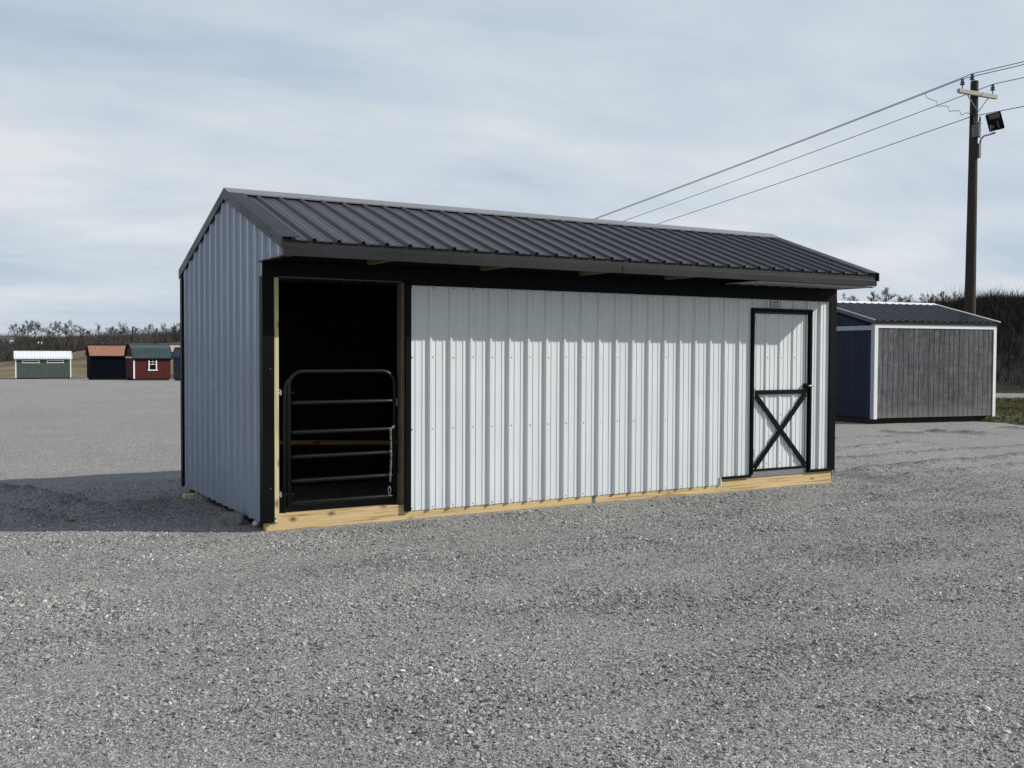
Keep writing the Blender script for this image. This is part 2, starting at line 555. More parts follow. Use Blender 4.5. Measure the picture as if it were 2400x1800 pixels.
# ------------------------------------------------------------------ land, lot, road
ang = np.concatenate([np.linspace(-180, -50, 40, endpoint=False), np.linspace(-50, 50, 150, endpoint=False), np.linspace(50, 180, 40, endpoint=False)])
ang = np.radians(ang)
rad = np.concatenate([[0.5], np.geomspace(4, 2600, 110)])
A_, Q_ = np.meshgrid(ang, rad)
Rr = Q_ * np.sin(A_); Dd = Q_ * np.cos(A_)
X_, Y_ = XY(Rr, Dd)
Z_ = terrain(X_, Y_) - 0.05
Z_ = Z_ + (vnoise(X_ * 0.05, Y_ * 0.05, 2) - .5) * np.clip((Q_ - 110) / 200, 0, 1) * 2.2
na, nr = len(ang), len(rad)
vs = np.stack([X_, Y_, Z_], -1).reshape(-1, 3)
I = np.arange(nr * na).reshape(nr, na)
q = np.stack([I[:-1], np.roll(I, -1, 1)[:-1], np.roll(I, -1, 1)[1:], I[1:]], -1).reshape(-1, 4)
land = np_mesh('ground', vs, q, M['land'], smooth=True)
tag(land, 'grass and woodland ground around the gravel lot', 'ground', kind='structure')


def axis_pts(a0, f0, f1, a1, fine, grow=1.12):
    p = list(np.arange(f0, f1 + 1e-6, fine))
    st = fine; x = f0
    lo = []
    while x > a0:
        st *= grow; x -= min(st, 6); lo.append(x)
    st = fine; x = p[-1]; hi = []
    while x < a1:
        st *= grow; x += min(st, 6); hi.append(x)
    return np.array(lo[::-1] + p + hi)


gx = axis_pts(-95, -4.5, 17.5, 75, 0.062)
gy = axis_pts(-60, -6.2, 6.6, 112, 0.062)
GX, GY = np.meshgrid(gx, gy)
GZ, GL = lot_height(GX, GY, True)
vs = np.stack([GX, GY, GZ], -1).reshape(-1, 3)
I = np.arange(len(gx) * len(gy)).reshape(len(gy), len(gx))
q = np.stack([I[:-1, :-1], I[:-1, 1:], I[1:, 1:], I[1:, :-1]], -1).reshape(-1, 4)
lot = np_mesh('gravel_lot', vs, q, M['gravel'], smooth=True)
at = lot.data.attributes.new('loose', 'FLOAT', 'POINT')
at.data.foreach_set('value', GL.ravel().astype(np.float32))
tag(lot, 'grey crushed gravel lot with tyre ruts', 'gravel lot', kind='structure')

rr_ = np.linspace(4, 120, 60)
vs = []
for d_, dz in ((43.1, -.12), (43.35, 0.0), (45.4, 0.04), (47.4, 0.0), (47.7, -.12)):
    for r0 in rr_:
        x, y = XY(r0, d_ + 0.00012 * (r0 - 20) ** 2)
        vs.append((x, y, float(terrain(np.float64(x), np.float64(y))) + 0.02 + dz))
n_ = len(rr_)
fs = [(k * n_ + i, k * n_ + i + 1, (k + 1) * n_ + i + 1, (k + 1) * n_ + i) for k in range(4) for i in range(n_ - 1)]
tag(np_mesh('road', vs, fs, M['road'], smooth=True), 'pale asphalt road beyond the grass verge', 'road', kind='structure')

# ------------------------------------------------------------------ loose stones on the lot
def stone_mat():
    m, nt, b = new_mat('stone')
    oi = nd(nt, 'ShaderNodeObjectInfo')
    c = ramp(nt, oi.outputs['Random'], [(0.0, (.075, .076, .077)), (0.25, (.195, .194, .189)), (0.6, (.29, .287, .277)), (0.9, (.39, .385, .365)), (1.0, (.58, .575, .55))])
    n = noise(nt, coords(nt), 60.0, 3, 0.6)
    c = mix(nt, 1.0, c, ramp(nt, n, [(0.3, gray(0.78)), (0.7, gray(1.15))]), 'MULTIPLY')
    gp_ = nd(nt, 'ShaderNodeNewGeometry').outputs['Position']
    tn = noise(nt, nd(nt, 'ShaderNodeMapping', {'Vector': gp_, 'Rotation': (0, 0, 0.55), 'Scale': (0.5, 1.3, 1.0)}).outputs[0], 0.8, 5, 0.62, 0.5)
    c = mix(nt, 1.0, c, ramp(nt, tn, [(0.36, gray(0.80)), (0.50, gray(1.0)), (0.64, (1.16, 1.15, 1.13))]), 'MULTIPLY')
    nt.links.new(c, b.inputs['Base Color'])
    b.inputs['Roughness'].default_value = 0.88
    set_spec(b, 0.25)
    return m


M['stone'] = stone_mat()
stone_col = bpy.data.collections.new('stone_shapes')


def stone_mesh(seed):
    r = random.Random(seed)
    bm = bmesh.new()
    for i in range(13):
        v = Vector((r.gauss(0, 1), r.gauss(0, 1), r.gauss(0, 1))).normalized() * r.uniform(0.8, 1.0)
        bm.verts.new((v.x * r.uniform(.85, 1.1), v.y * .8, v.z * .55))
    bmesh.ops.convex_hull(bm, input=bm.verts[:])
    for v in [v for v in bm.verts if not v.link_faces]:
        bm.verts.remove(v)
    me = bpy.data.meshes.new('stone')
    bm.to_mesh(me); bm.free()
    me.materials.append(M['stone'])
    return me


for k in range(7):
    stone_col.objects.link(bpy.data.objects.new('stone_shape', stone_mesh(40 + k)))

px_ = np.arange(-4.4, 19.2, 0.1); py_ = np.arange(-7.6, 6.6, 0.1)
PX, PY = np.meshgrid(px_, py_)
keepd = np.hypot((PX - 1.6) / 1.25, PY + 3.4)
PZ, PL = lot_height(PX, PY, True)
vs = np.stack([PX, PY, PZ], -1).reshape(-1, 3)
I = np.arange(PX.size).reshape(PX.shape)
cx_ = (PX[:-1, :-1] + .05); cy_ = (PY[:-1, :-1] + .05)
ok = ~((cx_ > -.05) & (cx_ < 7.5) & (cy_ > -.08) & (cy_ < 3.2)) & ((np.hypot((cx_ - 1.8) / 1.3, cy_ + 3.0) < 7.6) | (PL[:-1, :-1] > .12))
q = np.stack([I[:-1, :-1], I[:-1, 1:], I[1:, 1:], I[1:, :-1]], -1)[ok]
gs = np_mesh('gravel_stones', vs, q.reshape(-1, 4), M['stone'])
dens = np.clip(1.15 - np.hypot((PX - 1.2) / 1.25, PY + 3.6) / 7.5, 0.0, 1.0).ravel() ** 0.8
dens = np.maximum(dens, np.clip(PL.ravel(), 0, 1) * .45)
at = gs.data.attributes.new('dens', 'FLOAT', 'POINT')
at.data.foreach_set('value', dens.astype(np.float32))
ng = bpy.data.node_groups.new('scatter_stones', 'GeometryNodeTree')
ng.interface.new_socket('Geometry', in_out='INPUT', socket_type='NodeSocketGeometry')
ng.interface.new_socket('Geometry', in_out='OUTPUT', socket_type='NodeSocketGeometry')
gi = nd(ng, 'NodeGroupInput'); go = nd(ng, 'NodeGroupOutput')
na_ = nd(ng, 'GeometryNodeInputNamedAttribute', {'Name': 'dens'}, data_type='FLOAT')
dm = mth(ng, 'MULTIPLY', na_.outputs[0], 6800.0)
dp = nd(ng, 'GeometryNodeDistributePointsOnFaces', {'Mesh': gi.outputs[0], 'Density': dm, 'Seed': 5})
ci = nd(ng, 'GeometryNodeCollectionInfo', {'Collection': stone_col, 'Separate Children': True, 'Reset Children': True})
rv = nd(ng, 'FunctionNodeRandomValue', {'Seed': 11}, data_type='FLOAT')
rv.inputs[2].default_value = 0.0; rv.inputs[3].default_value = 1.0
sc_ = mth(ng, 'ADD', mth(ng, 'MULTIPLY', mth(ng, 'ADD', mth(ng, 'MULTIPLY', mth(ng, 'POWER', rv.outputs[1], 16.0), 0.60), mth(ng, 'MULTIPLY', rv.outputs[1], 0.17)), 0.019), 0.0036)
pos_ = nd(ng, 'GeometryNodeInputPosition')
pmap = nd(ng, 'ShaderNodeVectorMath', {0: pos_.outputs[0], 1: (0.6, 1.2, 1.0)}, operation='MULTIPLY')
pn = nd(ng, 'ShaderNodeTexNoise', {'Vector': pmap.outputs[0], 'Scale': 0.95, 'Detail': 5.0, 'Roughness': 0.62, 'Distortion': 0.5})
pr = nd(ng, 'ShaderNodeMapRange', {0: pn.outputs[0], 1: 0.36, 2: 0.66, 3: 0.72, 4: 1.62})
sc_ = mth(ng, 'MULTIPLY', sc_, pr.outputs[0])
rot = nd(ng, 'FunctionNodeRandomValue', {'Seed': 3}, data_type='FLOAT_VECTOR')
rot.inputs[0].default_value = (-0.7, -0.7, 0.0); rot.inputs[1].default_value = (0.7, 0.7, 6.283)
ip = nd(ng, 'GeometryNodeInstanceOnPoints', {'Points': dp.outputs[0], 'Instance': ci.outputs[0], 'Pick Instance': True,
                                             'Rotation': rot.outputs[0], 'Scale': sc_})
ng.links.new(ip.outputs[0], go.inputs[0])
md = gs.modifiers.new('scatter', 'NODES'); md.node_group = ng
tag(gs, 'loose grey crushed stones strewn over the lot in front of the shed', 'gravel', kind='stuff')

#@@SHED
# ------------------------------------------------------------------ ribbed sheet metal
PER = 0.2286


def ribbed(name, O, U, V, N, u0, u1, v0, v1, r0, mat, parent, per=PER, h=0.026, minor=True, kink=(), split=True, hw=0.026, tw=0.011, mh=0.0045):
    """sheet with trapezoid ribs along V; u0..u1 wide, cut by v0(u)..v1(u); one object per sheet of four ribs"""
    O, U, V, N = (Vector(a) for a in (O, U, V, N))
    f0 = v0 if callable(v0) else (lambda u: v0)
    f1 = v1 if callable(v1) else (lambda u: v1)
    pts = []
    k0 = math.floor((u0 - r0) / per) - 1; k1 = math.ceil((u1 - r0) / per) + 1
    for k in range(k0, k1):
        c = r0 + k * per
        pts += [(c - hw, 0), (c - tw, h), (c, h), (c + tw, h), (c + hw, 0)]
        if minor:
            for q_ in (1 / 3, 2 / 3):
                m_ = c + per * q_
                pts += [(m_ - .013, 0), (m_ - .009, mh), (m_ + .009, mh), (m_ + .013, 0)]
    us = np.array([p[0] for p in pts]); hs = np.array([p[1] for p in pts])

    def H(u): return float(np.interp(u, us, hs))
    cuts = [u0]
    if split:
        kk = math.ceil((u0 - r0) / (4 * per) + 1e-6)
        while r0 + kk * 4 * per < u1 - 0.02:
            if r0 + kk * 4 * per > u0 + 0.02: cuts.append(r0 + kk * 4 * per)
            kk += 1
    cuts.append(u1)
    res = []
    for a, b in zip(cuts[:-1], cuts[1:]):
        pu = [a] + [p[0] for p in pts if a + 1e-5 < p[0] < b - 1e-5] + [k for k in kink if a < k < b] + [b]
        pu = sorted(set(round(p, 6) for p in pu))
        mb = MB()
        vv = []
        for u in pu:
            p = O + U * u + N * H(u)
            vv.append(p + V * f0(u)); vv.append(p + V * max(f1(u), f0(u) + 1e-4))
        mb.add(vv, [(2 * i, 2 * i + 2, 2 * i + 3, 2 * i + 1) for i in range(len(pu) - 1)])
        o = mb.build(name, mat, parent, fixn=False)
        res.append(o)
    return res


# ------------------------------------------------------------------ the big run-in shed
shed = empty('run_in_shed', (0, 0, 0))
tag(shed, 'white ribbed metal run-in shed with charcoal roof and open stall bay', 'shed')
XL, XR = -0.02, 7.41            # end wall faces
YB = 3.07                       # back wall face
YR, ZR = 1.20, 3.275            # ridge
SL = 0.3526
YF = -0.600                     # front eave
YE = 3.13                       # back eave


def roof_z(y, off=0.0):
    return ZR - SL * abs(y - YR) - off


YW = -0.006                     # flat plane of the front sheets
X0 = 1.437                      # first rib of the front wall
RX = X0 + 0.0
# front sheets between jamb and door, then by the door, above it and at the end
ribbed('siding_panel', (0, YW, 0), (1, 0, 0), (0, 0, 1), (0, -1, 0), 1.448, 5.51, .086, 2.325, RX, M['white'], shed)
ribbed('siding_panel', (0, YW, 0), (1, 0, 0), (0, 0, 1), (0, -1, 0), 5.51, 5.99, .175, 2.325, RX, M['white'], shed, split=False)
ribbed('siding_panel', (0, YW, 0), (1, 0, 0), (0, 0, 1), (0, -1, 0), 5.99, 6.975, 2.19, 2.325, RX, M['white'], shed, split=False)
ribbed('siding_panel', (0, YW, 0), (1, 0, 0), (0, 0, 1), (0, -1, 0), 6.975, 7.32, .19, 2.325, RX, M['white'], shed, split=False)
# end walls: U runs along Y
zt = lambda y: roof_z(y, 0.035)
YR0 = 2.93 - 0.025
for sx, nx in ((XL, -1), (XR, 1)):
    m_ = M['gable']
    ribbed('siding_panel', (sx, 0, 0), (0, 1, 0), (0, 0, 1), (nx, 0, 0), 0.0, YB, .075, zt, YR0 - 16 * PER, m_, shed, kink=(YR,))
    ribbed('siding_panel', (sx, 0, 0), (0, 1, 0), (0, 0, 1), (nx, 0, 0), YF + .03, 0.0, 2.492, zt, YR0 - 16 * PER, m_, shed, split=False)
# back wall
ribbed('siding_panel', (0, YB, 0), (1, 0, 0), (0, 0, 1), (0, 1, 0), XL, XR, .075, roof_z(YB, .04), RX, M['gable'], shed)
# roof sheets
RXR = 0.242
th = math.atan(SL)
ribbed('roof_panel', (0, YR, ZR - .012), (1, 0, 0), (0, -math.cos(th), -math.sin(th)), (0, -math.sin(th), math.cos(th)), -.035, 7.485, 0.0, (YR - YF + .025) / math.cos(th), RXR, M['char'], shed, mh=.003)
ribbed('roof_panel', (0, YR, ZR - .012), (1, 0, 0), (0, math.cos(th), -math.sin(th)), (0, math.sin(th), math.cos(th)), -.035, 7.485, 0.0, (YE - YR + .02) / math.cos(th), RXR, M['char'], shed, mh=.003)
# ridge cap
rc = MB()
w = 0.155
prof = [(-w, -w * SL + .004), (-w, -w * SL + .018), (-.02, .022), (0, .028), (.02, .022), (w, -w * SL + .018), (w, -w * SL + .004), (0, .012)]
rc.prism([(YR + a, ZR + b_ + .004) for a, b_ in prof], 0, -.05, 7.50)
rc.build('ridge_cap', M['ridge'], shed)
# rake trims: a face board on the gable and a flange on the roof
for xs, sgn in ((-.038, -1), (7.488, 1)):
    for (ya, yb) in ((YF - .028, YR), (YR, YE + .02)):
        mb = MB()
        pa, pb = roof_z(ya), roof_z(yb)
        xa, xb = (xs - .018, xs) if sgn < 0 else (xs, xs + .018)
        mb.prism([(ya, pa - .085), (yb, pb - .085), (yb, pb + .012), (ya, pa + .012)], 0, xa, xb)
        xa, xb = (xs - .018, xs + .15) if sgn < 0 else (xs - .15, xs + .018)
        mb.prism([(ya, pa + .0125), (yb, pb + .0125), (yb, pb + .018), (ya, pa + .018)], 0, xa, xb)
        mb.build('rake_trim', M['chartrim'], shed)
# eave fascias
mb = MB()
mb.prism([(YF + .012, 2.486), (YF - .016, 2.486), (YF - .016, 2.556), (YF - .008, 2.560), (YF - .006, 2.628), (YF + .012, 2.634)], 0, -.030, 7.468)
mb.build('fascia', M['chartrim'], shed)
mb = MB(); mb.box(-.03, 7.468, YE - .02, YE - .004, roof_z(YE) - .17, roof_z(YE) - .03)
mb.build('fascia', M['chartrim'], shed)
mb = MB(); mb.box(7.4685, 7.4705, YF - .02, YF + .01, 2.49, 2.62); mb.build('fascia_end_cap', M['black'], shed)
# joint in the fascia
mb = MB(); mb.box(3.585, 3.592, YF - .0185, YF - .012, 2.488, 2.556); mb.build('fascia_seam', M['black'], shed)
# overhang: end returns, soffit over the tack room, lookouts and rafters
mb = MB(); mb.box(-.045, .035, YF - .022, .10, 2.478, 2.4855); mb.build('overhang_trim', M['chartrim'], shed)
mb = MB(); mb.box(7.37, 7.455, YF + .0, .02, 2.4705, 2.4765); mb.build('overhang_trim', M['chartrim'], shed)
ribbed('soffit_panel', (0, 0, 2.483), (1, 0, 0), (0, 1, 0), (0, 0, -1), 5.53, 7.43, YF + .014, -.034, RX, M['soffit'], shed, h=.010, split=False)
mb = MB(); mb.box(5.52, 7.43, YF + .0125, YF + .03, 2.464, 2.4825); mb.build('soffit_trim', M['soffit'], shed)
for x in (-.0, 1.0, 2.23, 3.455, 4.63, 5.85, 7.33):
    mb = MB()
    mb.box(x - .019 + (.03 if x < .1 else 0), x + .019 + (.03 if x < .1 else 0), YF + .016, -.036, 2.490, 2.560)
    mb.build('lookout', M['woody'], shed)
    for ya, yb in ((YF + .016, YR), (YE - .03, YR)):
        mb = MB()
        xo = x + (.03 if x < .1 else 0)
        mb.prism([(ya, roof_z(ya, .115)), (yb, roof_z(yb, .115)), (yb, roof_z(yb, .035)), (ya, roof_z(ya, .035))], 0, xo - .0185, xo + .0185)
        mb.build('rafter', M['woody'], shed)
# black header band, J-trims, corner and jamb trims
mb = MB(); mb.box(-.038, 7.432, -.032, -.012, 2.348, 2.488); mb.build('header_band', M['black'], shed, bev=.003)
mb = MB(); mb.box(1.39, 7.432, -.036, -.0325, 2.312, 2.349); mb.box(1.39, 7.432, -.0325, -.012, 2.327, 2.345); mb.build('header_trim', M['black'], shed)
mb = MB(); mb.box(XL, XR, -.008, .0, 2.33, 2.60); mb.build('header_board', M['dark'], shed)
mb = MB(); mb.prism([(-.041, -.034), (.070, -.034), (.070, -.012), (-.030, -.012), (-.030, .055), (-.041, .055)], 2, .083, 2.3475)
mb.build('corner_trim', M['black'], shed)
mb = MB(); mb.prism([(7.312, -.034), (7.428, -.034), (7.428, .06), (7.414, .06), (7.414, -.012), (7.312, -.012)], 2, .193, 2.3475)
mb.build('corner_trim', M['black'], shed)
for xs in ((-.04, .04), (7.36, 7.43)):
    mb = MB(); mb.box(*xs, YB + .022, YB + .034, .07, roof_z(YB) - .1); mb.build('corner_trim', M['black'], shed)
mb = MB(); mb.box(-.052, -.0415, YB - .05, YB + .034, .07, roof_z(YB) - .1); mb.build('corner_trim', M['black'], shed)
mb = MB(); mb.prism([(1.388, -.036), (1.449, -.036), (1.449, -.012), (1.393, -.012), (1.393, .05), (1.388, .05)], 2, .083, 2.326)
mb.build('jamb_trim', M['black'], shed)
mb = MB(); mb.box(5.51, 5.985, -.036, -.004, .158, .184); mb.build('base_trim', M['black'], shed, bev=.004)
mb = MB(); mb.box(6.945, 7.432, -.036, -.004, .160, .192); mb.build('base_trim', M['black'], shed, bev=.004)
mb = MB(); mb.box(5.500, 5.513, -.030, -.003, .087, .184); mb.build('base_trim', M['white'], shed)
# timbers: skids, posts
mb = MB(); mb.box(.0, 3.652, .0, .088, .0, .150); mb.build('skid', M['wood'], shed, bev=.004)
mb = MB(); mb.box(3.700, 7.398, .0, .088, .0, .150); mb.build('skid', M['wood'], shed, bev=.004)
mb = MB(); mb.box(3.6525, 3.6995, .003, .08, .0, .148)
for k in range(4): mb.box(3.6525, 3.6995, -.002, .0025, .006 + k * .026, .024 + k * .026)
mb.build('splice_plate', M['steel'], shed)
mb = MB(); mb.box(0.03, 7.38, 2.95, 3.04, .0, .12); mb.build('skid', M['skiddark'], shed, bev=.004)
for xa in (.012, 7.30):
    mb = MB(); mb.box(xa, xa + .085, .09, 2.948, .012, .12); mb.build('end_skid', M['skiddark'], shed)
mb = MB(); mb.box(.0705, .116, -.020, .085, .1505, 2.336); mb.build('post', M['woodz'], shed, bev=.003)
mb = MB(); mb.box(.0705, .116, -.020, -.0005, .083, .150); mb.build('post_foot', M['woodz'], shed)
mb = MB(); mb.box(1.350, 1.3875, -.010, .088, .1505, 2.336); mb.build('post', M['woodd'], shed, bev=.003)
mb = MB(); mb.box(1.338, 1.3495, .02, .088, .1505, .46); mb.build('post_block', M['woodd'], shed, bev=.002)
mb = MB(); mb.box(.116, 1.350, -.012, .08, 2.338, 2.3475); mb.build('head_jamb', M['woodd'], shed)
# dark lining, added to keep light from bouncing inside, and interior framing
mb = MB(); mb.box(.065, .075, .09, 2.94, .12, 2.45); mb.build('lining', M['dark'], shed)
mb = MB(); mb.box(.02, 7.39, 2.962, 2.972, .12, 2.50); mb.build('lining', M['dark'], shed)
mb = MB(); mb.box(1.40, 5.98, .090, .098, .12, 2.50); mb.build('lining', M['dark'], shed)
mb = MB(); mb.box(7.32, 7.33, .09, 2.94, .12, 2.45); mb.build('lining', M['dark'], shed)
mb = MB(); mb.box(5.60, 5.63, .10, 2.96, .0, 2.60); mb.build('added_partition', M['dark'], shed)  # unseen wall, added to keep the open bay dark
mb = MB(); mb.bar((.08, 2.935, .590), (3.6, 2.935, .445), .045, .052); mb.build('kick_rail', M['rail'], shed, bev=.003)
for x in (1.05, 2.3, 3.5, 4.7):
    mb = MB(); mb.box(x - .02, x + .02, 2.975, 3.04, .12, 2.5); mb.build('stud', M['woodz'], shed)
# screws
def screws(pts, N, mat=M['screw'], r=.0062):
    N = Vector(N).normalized(); u = N.orthogonal().normalized(); w_ = N.cross(u)
    mb = MB()
    for p in pts:
        p = Vector(p)
        vs_ = [p + (u * math.cos(k * math.pi / 3) + w_ * math.sin(k * math.pi / 3)) * (r * 1.35) for k in range(6)]
        vs_ += [p + N * .006 + (u * math.cos(k * math.pi / 3) + w_ * math.sin(k * math.pi / 3)) * (r * .8) for k in range(6)]
        mb.add(vs_, [(k, (k + 1) % 6, 6 + (k + 1) % 6, 6 + k) for k in range(6)] + [tuple(range(6, 12))])
    o = mb.build('screws', mat, shed, fixn=False)
    tag(o, kind='stuff')
    return o


fp = []
for i in range(26):
    x = X0 + .032 + i * PER
    jx = lambda: random.uniform(-.004, .004)
    if x > 7.30: continue
    indoor = 5.98 < x < 6.98
    low = .112 if x < 5.5 else .205
    for z in (low, .893, 1.604, 2.298):
        if indoor and z < 2.2: continue
        fp.append((x + jx(), YW, z + jx()))
screws(fp, (0, -1, 0))
gp = []
for i in range(13):
    y = YR0 - .0 + .02 - i * PER
    for z in (.12, .86, 1.596, 2.28):
        gp.append((XL, y, z + random.uniform(-.004, .004)))
    if i < 5: continue
for y in (-.52, -.40, -.28, -.15): gp.append((XL, y, 2.515))
screws(gp, (-1, 0, 0))
rp = []
for i in range(31):
    x = RXR + .034 + i * PER
    for t in (.03, .62, 1.22, 1.76):
        rp.append((x, YR - t, roof_z(YR - t) - .010))
screws(rp, (0, -math.sin(th), math.cos(th)), r=.007)
screws([(x, YF - .0155, 2.545) for x in (.35, 1.6, 2.85, 4.1, 5.3, 6.3, 7.2)] + [(7.40, -.0325, 2.40), (.03, -.0345, .40), (.03, -.0345, 1.5), (.085, -.0205, .118)], (0, -1, 0))
screws([(-.0565, y, roof_z(y) - .05) for y in (-.35, .35, 1.05, 1.9, 2.7)], (-1, 0, 0))

# door of the tack room
door = empty('door', (0, 0, 0)); door.parent = shed
YD = .004
ribbed('door_sheet', (0, YD, 0), (1, 0, 0), (0, 0, 1), (0, -1, 0), 6.018, 6.935, .243, 2.145, RX, M['white'], door, split=False, h=.016)
mb = MB(); mb.box(6.005, 6.95, YD + .0015, .06, .222, 2.170); mb.build('door_core', M['dark'], door)
mb = MB(); mb.box(6.005, 6.95, -.018, YD, 2.140, 2.166); mb.build('door_rail', M['chartrim'], door)
mb = MB(); mb.box(6.005, 6.95, -.022, YD, .222, .245); mb.build('door_rail', M['black'], door)
mb = MB(); mb.box(6.905, 6.945, -.010, YD, .245, 2.140); mb.build('door_stile', M['chartrim'], door)  # charcoal strip stands in for the frame's shadow on the door
mb = MB(); mb.box(6.003, 6.020, -.018, YD, .245, 2.140); mb.build('door_stile', M['black'], door)
mb = MB(); mb.box(6.0205, 6.918, -.034, -.013, 1.155, 1.208); mb.build('brace_rail', M['black'], door, bev=.002)
for a, b_, yy in (((6.045, 1.152), (6.905, .262), -.0235), ((6.895, 1.152), (6.040, .262), -.0255)):
    mb = MB(); mb.bar((a[0], yy, a[1]), (b_[0], yy, b_[1]), .019, .055, up=(0.7, 0, 0.7) if a[0] < b_[0] else (-0.7, 0, 0.7))
    mb.build('cross_brace', M['black'], door)
mb = MB()
mb.tube([(6.900, -.010, 1.248), (6.900, -.040, 1.248)], .036, 14); mb.tube([(6.900, -.040, 1.248), (6.900, -.068, 1.248)], .012, 8)
hd = mb.build('handle', M['black'], door)
mb = MB(); mb.tube([(6.895, -.070, 1.250), (6.915, -.074, 1.252), (6.985, -.070, 1.243)], [.012, .012, .008], 8); mb.build('lever', M['zinc'], door, smooth=True)
for z in (2.065, 1.18, .44):
    mb = MB(); mb.tube([(6.006, -.040, z - .055), (6.006, -.040, z + .055)], .008, 8); mb.box(6.006, 6.016, -.042, -.030, z - .055, z + .055); mb.build('hinge', M['zinc'], door)
# trim round the door
mb = MB(); mb.box(5.972, 6.0025, -.048, -.002, .184, 2.205); mb.build('door_trim', M['black'], shed, bev=.003)
mb = MB(); mb.box(6.951, 6.985, -.048, -.002, .195, 2.205); mb.build('door_trim', M['black'], shed, bev=.003)
mb = MB(); mb.box(6.003, 6.9505, -.048, -.002, 2.171, 2.205); mb.build('door_trim', M['black'], shed, bev=.003)
mb = MB(); mb.box(5.990, 6.942, -.012, .05, .1505, .2205); mb.build('threshold', M['thresh'], shed)
screws([(X0 + .032 + i * PER, YD, z) for i in (21, 22, 23) for z in (.30, .893, 1.604, 2.115) if not (i == 21 and z == .893)], (0, -1, 0))

# placard over the door: pale plate with small print and an emblem, too small to read
pl = empty('placard', (0, 0, 0)); pl.parent = shed
mb = MB(); mb.box(6.275, 6.432, -.030, -.027, 2.222, 2.308); mb.build('plate', M['card'], pl)
mb = MB()
mb.box(6.302, 6.362, -.0312, -.0302, 2.272, 2.283)
mb.box(6.296, 6.366, -.0312, -.0302, 2.293, 2.296)
for z, a, b_ in ((2.258, 6.31, 6.40), (2.247, 6.30, 6.41), (2.238, 6.32, 6.395), (2.230, 6.30, 6.41)):
    mb.box(a, b_, -.0312, -.0302, z - .0015, z + .0015)
mb.add([(6.380, -.0312, 2.262), (6.398, -.0312, 2.262), (6.394, -.0312, 2.280), (6.408, -.0312, 2.296), (6.398, -.0312, 2.294), (6.392, -.0312, 2.303), (6.386, -.0312, 2.293), (6.372, -.0312, 2.297), (6.384, -.0312, 2.280)], [tuple(range(9))])
mb.build('print', M['ink'], pl)

# ------------------------------------------------------------------ tube gate across the stall bay
gate = empty('tube_gate', (0.2, 0.07, 0.19))
tag(gate, 'dark green tube gate with five rails closing the stall opening', 'gate')
YG = .055
def G(o):
    o.location = (-gate.location.x, -gate.location.y, -gate.location.z); return o
def arc_corner(cx_, cz_, r, a0, a1, n=7):
    return [(cx_ + r * math.cos(a0 + (a1 - a0) * k / n), YG, cz_ + r * math.sin(a0 + (a1 - a0) * k / n)) for k in range(n + 1)]
gl, gr, gt, gr_ = .232, 1.305, 1.472, .135
pts = [(gl, YG, .195)] + arc_corner(gl + gr_, gt - gr_, gr_, math.pi, math.pi / 2) + arc_corner(gr - gr_, gt - gr_, gr_, math.pi / 2, 0) + [(gr, YG, .205)]
mb = MB(); mb.tube(pts, .0195, 12); G(mb.build('frame', M['gate'], gate, smooth=True))
for z in (1.178, .902, .672, .446, .240):
    mb = MB()
    mb.tube([(gl + .012, YG, z), (gl + .03, YG - .012, z), (gl + .07, YG - .014, z), (gr - .07, YG - .014, z), (gr - .03, YG - .012, z), (gr - .012, YG, z)],
            [.011, .016, .0205, .0205, .016, .011], 12)
    G(mb.build('rail', M['gate'], gate, smooth=True))
mb = MB(); mb.tube([(gl - .036, YG + .004, .155), (gl - .036, YG + .004, 1.30), (gl - .022, YG + .004, 1.365), (gl + .01, YG + .004, 1.40)], .0175, 10)
G(mb.build('hinge_tube', M['gate'], gate, smooth=True))
for z in (1.275, .325):
    mb = MB(); mb.tube([(.117, YG - .01, z), (.150, YG - .01, z)], .010, 8); mb.tube([(.150, YG - .01, z - .022), (.150, YG - .01, z + .022)], .012, 8)
    mb.tube([(.138, YG - .01, z + .022), (.138, YG - .01, z + .034)], .014, 6)
    G(mb.build('hinge_bolt', M['zinc'], gate))
    mb = MB(); mb.tube([(gl - .036, YG, z - .006), (gl - .036, YG, z + .016)], .024, 10)
    G(mb.build('hinge_clamp', M['gate'], gate))
    mb = MB(); mb.tube([(gl + .012, YG - .012, z), (gl + .052, YG - .012, z)], .008, 6)
    G(mb.build('clamp_bolt', M['gate'], gate))
mb = MB(); mb.box(gr + .020, gr + .023, YG - .02, YG - .004, 1.13, 1.20); G(mb.build('tag_plate', M['card'], gate))

# chain hanging on the gate
chain = empty('chain', (1.235, .02, .36))
tag(chain, 'thin zinc chain with snap hook hanging from the tube gate', 'chain')
lk = MB()
ll, lw = .019, .0085
lp = [(lw * math.sin(a), 0, ll * math.cos(a) * (1 if abs(math.cos(a)) < .99 else 1)) for a in np.linspace(0, 2 * math.pi, 13)]
lk.tube(lp, .0024, 6, caps=False)
first = lk.build('chain_link', M['zinc'], chain, smooth=True)
for k in range(18):
    o = first if k == 0 else link(first.copy(), chain)
    t = k / 17
    o.location = (.011 + .010 * math.sin(t * 2.6) - .010 * t, -.012 - .004 * (k % 2), .515 - k * .0278)
    o.rotation_euler = (random.uniform(-.15, .15), random.uniform(-.25, .25), (k % 2) * 1.35 + random.uniform(-.3, .3))
for (lx, lz, ry) in ((.030, .565, 1.2), (.008, .545, .7)):
    o = link(first.copy(), chain); o.location = (lx, -.03, lz); o.rotation_euler = (0.2, ry, .5)
hk = MB()
hk.tube([(.004, 0, .012), (-.010, 0, -.004), (-.014, 0, -.03), (-.006, 0, -.058), (.004, 0, -.06), (.010, 0, -.05), (.016, 0, -.02), (.010, 0, .0), (.004, 0, .012)], .0030, 6)
